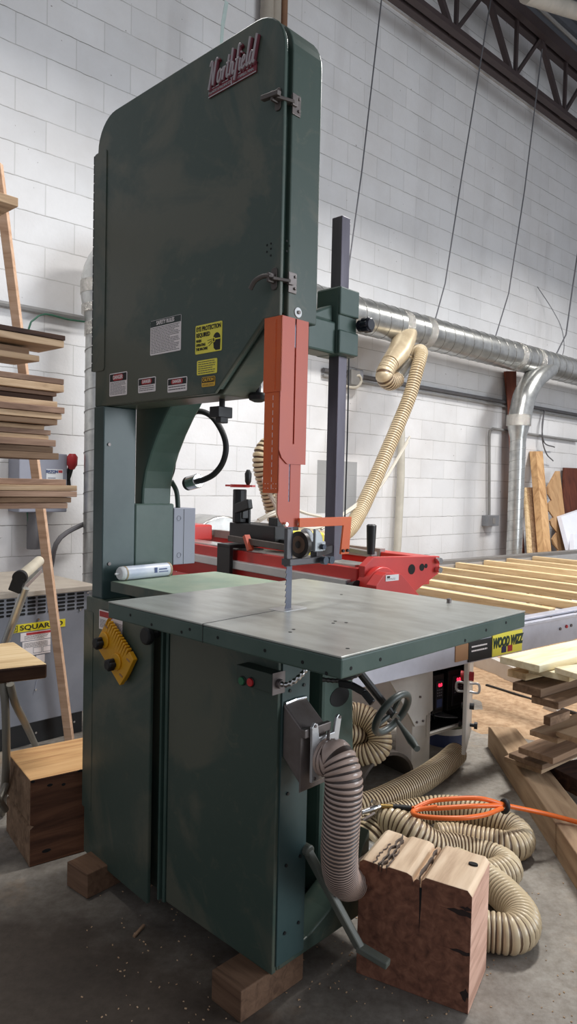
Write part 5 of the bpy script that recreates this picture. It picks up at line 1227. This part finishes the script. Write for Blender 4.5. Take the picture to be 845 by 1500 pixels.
# ------------------------------------------------------------------ left corner: transformer, lumber, slab, stand
T0 = onz(129, 1056, .06)
TF = Frame((T0.x, T0.y, 0), PI/2-(YS+.02))
ztop = TF.y(134, 856, 0).z
tf = thing('transformer', 'grey floor transformer cabinet with louvred front and yellow sticker', 'transformer', TF.o, TF.ang)
MB().box(-1.0, 0, 0, .72, .12, ztop-.02).build('housing', GREYP, tf, bevel=.004)
MB().box(-1.03, .03, -.03, .76, ztop-.028, ztop).build('top_cover', mat('dusty grey top', (176, 166, 152), .6, c2=(160, 148, 136)), tf, bevel=.004)
MB().box(-.98, -.02, .03, .70, 0, .12).build('plinth', BLACK, tf)
c = [TF.y(px, py, 0) for px, py in ((112, 868), (123, 894))]
mb = MB(); zz0 = TF.y(118, 869, 0).z; pit = (TF.y(118, 869, 0).z-TF.y(118, 890, 0).z)/4
for col in range(11):
    xc = (c[0].x+c[1].x)/2 - col*.0535
    for row in range(5): mb.prism(rrect(xc-.021, xc+.021, zz0-row*pit-.006, zz0-row*pit+.006, .005), 'y', -.002, .004)
mb.build('louvre_slots', DARK, tf)
s0, s1 = TF.y(15, 920, -.002), TF.y(95.5, 908, -.002)
zt_s, zb_s = TF.y(95, 906.5, -.002).z, TF.y(95, 917.5, -.002).z
ss = MB().box(s0.x, s1.x, -.003, 0, zb_s, zt_s).build('brand_sticker', mat('bright yellow sticker', (232, 214, 30), .5, var=.03), tf)
hh = zt_s-zb_s
text('sticker_lettering', 'SQUARE D', hh*.86, INK, ss, face_front(s0.x+(s1.x-s0.x)*.56, -.004, (zt_s+zb_s)/2), sx=1.42, bold=.0006)
xd = s0.x+(s1.x-s0.x)*.07
mb = MB()
for sc_, t_ in ((.40, .004), (.30, .0)): 
    pass
w_ = hh*.40; zc = (zt_s+zb_s)/2
for q in ((xd-w_, xd+w_, zc+w_-.003, zc+w_), (xd-w_, xd+w_, zc-w_, zc-w_+.003), (xd-w_, xd-w_+.003, zc-w_, zc+w_), (xd+w_-.003, xd+w_, zc-w_, zc+w_)): mb.box(q[0], q[1], -.0042, -.003, q[2], q[3])
mb.build('logo_square', INK, ss)
text('sticker_lettering', 'D', hh*.62, INK, ss, face_front(xd, -.004, zc))
a0, a1 = TF.y(30, 929, -.002), TF.y(74, 920, -.002); zA, zB, zC_ = TF.y(30, 928, -.002).z, TF.y(32, 940, -.002).z, TF.y(32, 962, -.002).z
o = MB().box(a0.x, a1.x, -.0025, 0, zB, zA).build('warning_sticker', PAPER, tf); MB().box(a0.x+.03, a1.x, -.0032, -.0025, zA-.014, zA-.002).build('red_band', REDS, o); lines(o, a0.x+.02, a1.x-.01, zB+.004, zA-.016, 4, -.0025)
o = MB().box(a0.x+.01, a1.x, -.0025, 0, zC_, zB-.004).build('data_sticker', PAPER, tf); lines(o, a0.x+.02, a1.x-.01, zC_+.04, zB-.01, 6, -.0025)
mb = MB()
for kx_ in (.42, .74):
    xx = a0.x+(a1.x-a0.x)*kx_; 
    for q in ((xx, xx+.045, zC_+.008, zC_+.010), (xx, xx+.045, zC_+.036, zC_+.038), (xx, xx+.002, zC_+.008, zC_+.038), (xx+.043, xx+.045, zC_+.008, zC_+.038)): mb.box(q[0], q[1], -.0032, -.0025, q[2], q[3])
mb.build('diagram', GREYP, o)
o = MB().box(a1.x-.075, a1.x-.03, -.0025, 0, zC_-.045, zC_-.006).build('small_sticker', PAPER, tf)
mb = MB()
for px, py in ((128, 868), (29, 883), (127, 902), (117, 893), (56, 907), (52, 1010), (52, 1073), (108, 1057), (10, 870), (88, 864)):
    q = TF.y(px, py, 0); mb.cyl((q.x, 0, q.z), (q.x, -.006, q.z), .006, 8)
mb.build('housing_screws', CHROME, tf)
mb = MB().bar((TF.y(49, 1018, 0).x, -.001, TF.y(49, 1018, 0).z), (TF.y(54, 996, 0).x, -.001, TF.y(54, 996, 0).z), .004, .002, (1, 0, 0)); mb.build('scratch', GREYB, tf)
mb = MB()
for k in range(5): q = Vector((.012, .0, ztop-.22-k*.16)); mb.cyl((0, .02, q.z), (.02, .02, q.z), .009, 8)
mb.build('side_screws', DULL, tf)
# leaning stick
b0 = onz(102, 1089, .0); t0 = ond(-4, 240, 3.25)
o = MB().bar(b0+Vector((0, 0, .012)), t0, .04, .035, RT).build('leaning_stick', W_STICK, bevel=.002); tag(o, 'long pink tan stick leaning in front of the grey transformer', 'stick')
# lumber: boards receding from the left edge toward the wall
bdir = math.pi/2-YS
def lboard(xe, y0, y1, dep, wdt, m, label, grp, L=1.15, off=0):
    p0 = ond(xe, y0, dep); p1 = ond(xe, y1, dep)
    fr_ = Frame((p0.x, p0.y, 0), bdir)
    th = max(.012, p0.z-p1.z)
    mb = MB(); n_ = 10; pts = []
    rr = random.Random(int(xe*7+y0*13))
    prof = [(-L, 0)]
    mb.hexa([(-L, 0, -th), (0, 0, -th), (rr.uniform(-.05, .01), wdt, -th), (-L, wdt, -th), (-L, 0, 0), (0, 0, 0), (rr.uniform(-.05, .01), wdt, 0), (-L, wdt, 0)])
    o = mb.build('lumber_board', m, mw=Matrix.Translation((p0.x, p0.y, p0.z)) @ Matrix.Rotation(bdir, 4, 'Z'), bevel=.0025)
    return tag(o, label, 'board', grp), p0.z-th
def yy(v): return 460+v*.21341
def xx(v): return v*.21341
D0 = 3.12
def stack(rows, grp, names):
    zprev = None; out = []
    for (xe, a, b, m), nm in zip(rows, names):
        o, zb = lboard(xx(xe), yy(a), yy(b), D0, .19 if m is not W_DARK else .2, m, nm, grp)
        out.append((o, zb))
    return out
o_ords = ['topmost', 'second', 'third', 'fourth', 'fifth', 'sixth', 'seventh', 'eighth', 'ninth', 'tenth', 'eleventh', 'twelfth', 'thirteenth', 'lowest']
# upper stack
lboard(96, 492, 499.0, D0, .2, W_DARK, 'dark bark brown board on top of the upper lumber stack', 'boards of the upper lumber stack')
lboard(94, 499.4, 509.5, D0, .21, W_SAWN2, 'pale sawn board directly under the dark board of the upper stack', 'boards of the upper lumber stack')
lboard(43, 510, 521, D0-.02, .19, W_BRWN, 'short brown board under the pale sawn board of the upper stack', 'boards of the upper lumber stack')
lboard(58, 521.3, 530, D0-.02, .18, W_SAWN2, 'lowest pale board of the upper lumber stack at left', 'boards of the upper lumber stack')
W2 = [(440, 448, 486, W_SAWN), (440, 488, 538, W_SAWN2), (390, 540, 566, W_SAWN), (365, 568, 600, W_DARK), (395, 602, 640, W_SAWN2), (445, 643, 685, W_SAWN), (425, 687, 725, W_SAWN2), (395, 727, 763, W_BRWN), (305, 765, 797, W_SAWN2), (350, 799, 832, W_SAWN), (335, 834, 864, W_SAWN2), (385, 866, 911, W_SAWN), (365, 913, 954, W_BRWN), (405, 956, 1000, W_BRWN)]
cm = {W_SAWN.name: 'brown', W_SAWN2.name: 'pale', W_DARK.name: 'dark barky', W_BRWN.name: 'reddish brown'}
stack(W2, 'boards of the middle lumber stack', [f'{cm[r[3].name]} rough board, {o_ords[i]}{"" if i in (0, 13) else " from the top"} in the middle lumber stack' for i, r in enumerate(W2)])
W3 = [(455, 1136, 1175, W_SAWN), (530, 1178, 1216, W_SAWN2), (530, 1218, 1256, W_SAWN), (490, 1258, 1294, W_BRWN), (465, 1296, 1334, W_SAWN)]
stack(W3, 'boards of the bottom lumber stack', [f'{cm[r[3].name]} rough board, {q} in the bottom lumber stack by the switch box' for r, q in zip(W3, ('topmost', 'second from top', 'middle', 'second lowest', 'lowest'))])
p = ond(27, 298, D0-.1); q = ond(-60, 350, D0-.1)
o, zb4 = lboard(27, 290, 303, D0-.1, .22, W_SAWN2, 'board end sticking in alone at the upper left edge', 'boards of the upper lumber stack')
# slab on a trestle, roller stand
def slab_pt(px, py): return onz(px, py, .68)
R_ = slab_pt(69.5, 972); B_ = slab_pt(0, 926); A_ = slab_pt(0, 979.5)
u1 = (B_-R_).normalized(); u2 = (A_-R_).normalized()
fr_ = Frame((R_.x, R_.y, 0), math.atan2(-u2.y, -u2.x))
B2, A2 = R_+u1*.42, R_+u2*.62
loc = [fr_.loc(p) for p in (R_, A2, A2+(B2-R_)*.9, B2)]
mb = MB().prism([(0, 0), (.012, .012)] [:1] + [(q.x, q.y) for q in loc[1:]], 'z', .68-.055, .68, [1, 1, 0, 1, 1, 1][:6])
mb.mi = [1, 1] + [0]*4
sl_ = mb.build('wood_slab', [wood('dark slab edge', (110, 80, 60), (84, 58, 44), (52, 36, 30), 0), W_PINE], mw=fr_.mat(), bevel=.008); tag(sl_, 'thick wood slab with dark edge jutting in at the left edge', 'slab')
GT = mat('worn grey tube', (136, 132, 122), .45, .4)
ts = thing('trestle', 'grey bent tube trestle legs under the wood slab', 'trestle', (0, 0, 0))
zt_ = .62
a0 = onz(4, 1002, zt_); a1 = onz(15, 1004, zt_)
pA = [ond(4, 1003, a0.y), ond(8, 1060, a0.y-.01), ond(9, 1120, a0.y), ond(8, 1165, a0.y+.0)]
bot = onz(8, 1192, 0)
mb = MB().tube(spline([Vector((a0.x, a0.y, zt_+.004)), ond(8, 1040, a0.y), ond(9, 1120, a0.y+.05), onz(3, 1192, .014)], .03), .014, 10); mb.build('leg', GT, ts, smooth=True)
mb = MB().tube(spline([Vector((a1.x, a1.y, zt_+.004)), ond(22, 1030, a1.y+.05), ond(38, 1062, a1.y+.25), onz(58, 1105, .014)], .03), .014, 10); mb.build('leg', GT, ts, smooth=True)
mb = MB().tube([ond(9, 1150, a0.y+.04), ond(-14, 1200, a0.y-.1)], .012, 10).tube([ond(8, 1186, a0.y+.05), ond(-10, 1160, a0.y-.1)], .012, 10); mb.build('brace', GT, ts, smooth=True)
rs = thing('roller_stand', 'roller stand with cream roller and black end cap above the slab', 'roller stand', (0, 0, 0))
r0_ = ond(29, 846, 2.95); vdir = Vector((math.sin(YS), math.cos(YS), 0)); 
r1_ = ond(57, 822, 3.35); ax_ = (r1_-r0_).normalized()
MB().cyl(r0_+ax_*.02, r1_, .024, 24).build('roller', mat('cream roller', (216, 206, 184), .5), rs, smooth=True)
mb = MB().cyl(r0_-ax_*.01, r0_+ax_*.02, .03, 24).bar(r0_+ax_*.005, r0_+ax_*.005+Vector((-.022, 0, -.06)), .05, .03, RT); mb.build('end_cap', RUBBER, rs, bevel=.003)
mb = MB().bar(r0_+ax_*.03+Vector((.0, 0, -.05)), r1_+Vector((.0, 0, -.045)), .03, .02); mb.build('roller_bracket', GALV, rs, bevel=.002)
pb = ond(9, 938, 2.98); dn_ = (pb-(r0_+Vector((.02, 0, -.05))))
foot = r0_+Vector((.02, 0, -.05)) + dn_*((r0_.z-.05)/(-dn_.z))
MB().tube([r0_+Vector((.02, .01, -.045)), Vector(foot)+Vector((0, 0, .012))], .017, 14).build('post', GALV, rs, smooth=True)
# ------------------------------------------------------------------ timber beam and plank pile at right
bl0, bl1 = onz(714, 1094, 0), onz(845, 1305, 0)
dv = (bl1-bl0).normalized(); Bf = Frame((bl0.x, bl0.y, 0), math.atan2(dv.y, dv.x))   # X toward the viewer, +Y = right side is -? 
hb = .12; wb = .135
mb = MB().prism([(0, 0), (2.4, 0), (2.4, hb), (.05, hb), (0, hb*.9)], 'y', 0, wb)
tag(mb.build('timber_beam', W_BEAM, mw=Bf.mat(), bevel=.004), 'square timber beam lying on the floor right of the tan hoses', 'beam')
tag(MB().box(.62, .70, .02, .12, hb, hb+.0005).build('x', W_BEAM), kind='stuff') if False else None
pang = math.pi/2-YS-.06
def plank(back, front, z, th, L, m, label):
    a, b = onz(*back, z), onz(*front, z)
    # end edge from front to back, planks run off to the right
    e = (a-b); wd = e.length; ang = math.atan2(e.y, e.x)-PI/2
    fr_ = Frame((b.x, b.y, 0), ang)
    o = MB().box(0, L, 0, wd, -th, 0).build('plank', m, mw=Matrix.Translation((b.x, b.y, z)) @ Matrix.Rotation(ang, 4, 'Z'), bevel=.003)
    return tag(o, label, 'plank', 'planks of the pile at right')
P_ = [
 ((732, 961), (790, 975), .66, .030, 1.6, W_PALE, 'palest plank, topmost of the pile at right'),
 ((812, 977), (852, 989), .654, .024, 1.2, W_PALE, 'short pale plank below and right of the topmost plank'),
 ((774, 977), (834, 990), .628, .026, 1.4, W_PALE, 'second plank of the pile directly under the topmost one'),
 ((743, 980), (770, 987), .60, .03, .5, W_PINE, 'short narrow pale block jutting out left under the topmost plank'),
 ((750.6, 999), (792, 1010), .565, .034, 1.4, W_BRWN, 'brown plank with slanting end, in the middle of the pile'),
 ((778, 1018.6), (818, 1029), .53, .030, 1.2, W_BRWN, 'brown plank with a pale end grain strip above the white post foot'),
 ((775.5, 1069), (816.7, 1082), .36, .022, 1.2, W_BEAM, 'grey brown plank just below the white post foot'),
 ((814, 1071), (850, 1083), .383, .022, 1.0, W_BEAM, 'grey brown plank farthest right below the white post foot'),
 ((759, 1094), (810, 1111), .26, .026, 1.2, W_BRWN, 'wide brown plank third from the bottom of the pile at right'),
 ((745, 1103), (794, 1121), .205, .022, .9, W_BRWN, 'brown plank second from the bottom of the pile at right'),
 ((738, 1108), (793, 1127), .165, .022, .9, W_BEAM, 'brown plank lowest in the pile, lying over the timber beam'),
]
for q in P_: plank(*q)
pl = plank((800, 1120), (860, 1150), .14, .07, 1.6, W_DARK, 'dark rough slab at the bottom right under the plank pile')
# stickers between the layers, and the bearer that carries the pile
a = onz(801, 1056, .40); 
tag(MB().bar(a, a+Vector((.12, .10, 0)), .03, .035).build('spacer_stick', W_BRWN), 'short brown spacer stick under the white post foot', 'spacer')
pd = Vector((.69, .72, 0)); pc = Vector((.72, -.69, 0))
for zlo, zhi, lab in ((.261, .337, 'spacer block out of sight under the grey brown planks of the pile'), (.384, .499, 'spacer block out of sight under the middle planks of the pile'), (0, .069, 'floor bearer out of sight under the lowest planks of the pile')):
    q = onz(790, 1085, .3)+pd*.62
    q.z = (zlo+zhi)/2
    tag(MB().bar(q-pc*.05, q+pc*.40, .06, zhi-zlo).build('spacer_block', W_BRWN), lab, 'spacer')
# little debris on the floor
rr = random.Random(11)
for k, (px, py, ln_) in enumerate(((196, 1372, .05),)):
    a = onz(px, py, .004); o = MB().bar(a, a+Vector((.02, .05, .004)), .008, .006).build('wood_splinter', W_BRWN); tag(o, 'small wood splinter on the dark floor in front of the saw', 'splinter')
chips = MB()
for k in range(240):
    px = rr.uniform(120, 840); py = rr.uniform(1290, 1499)
    a = onz(px, py, .0); t = rr.uniform(0, PI); s_ = rr.uniform(.002, .006)
    chips.bar(a+Vector((0, 0, .0012)), a+Vector((s_*math.cos(t), s_*math.sin(t), .0016)), s_*.6, .0016)
tag(chips.build('wood_chips', DUST), 'tiny pale wood chips scattered over the concrete floor', 'wood chips', kind='stuff')

# ------------------------------------------------------------------ light
def area(name, loc, sx, sy, watts, rot=(0, 0, 0), col=(1, 1, 1), spread=180):
    l = bpy.data.lights.new(name, 'AREA'); l.shape = 'RECTANGLE'; l.size = sx; l.size_y = sy; l.energy = watts; l.color = col; l.spread = math.radians(spread)
    o = bpy.data.objects.new(name, l); COL.objects.link(o); o.location = loc; o.rotation_euler = rot; return o
for loc_, e in (((1.95, 4.2, 4.45), 155), ((4.7, 7.0, 4.6), 118), ((-.9, 3.0, 4.5), 46)):
    area('shop_light', loc_, 1.2, .4, e, (0, 0, W.ang), (1, .985, .96), 158)
area('bay_door_light', (7.0, .2, 2.3), 3.6, 3.4, 330, (PI/2, 0, PI/2-.1), (.86, .93, 1))
wd = bpy.data.worlds.new('world'); SC.world = wd; wd.use_nodes = True
bg = wd.node_tree.nodes['Background']; bg.inputs[0].default_value = (.86, .9, 1, 1); bg.inputs[1].default_value = .46
vs = SC.view_settings; vs.view_transform = 'Standard'; vs.look = 'None'; vs.exposure = 0; vs.gamma = 1; vs.use_curve_mapping = False
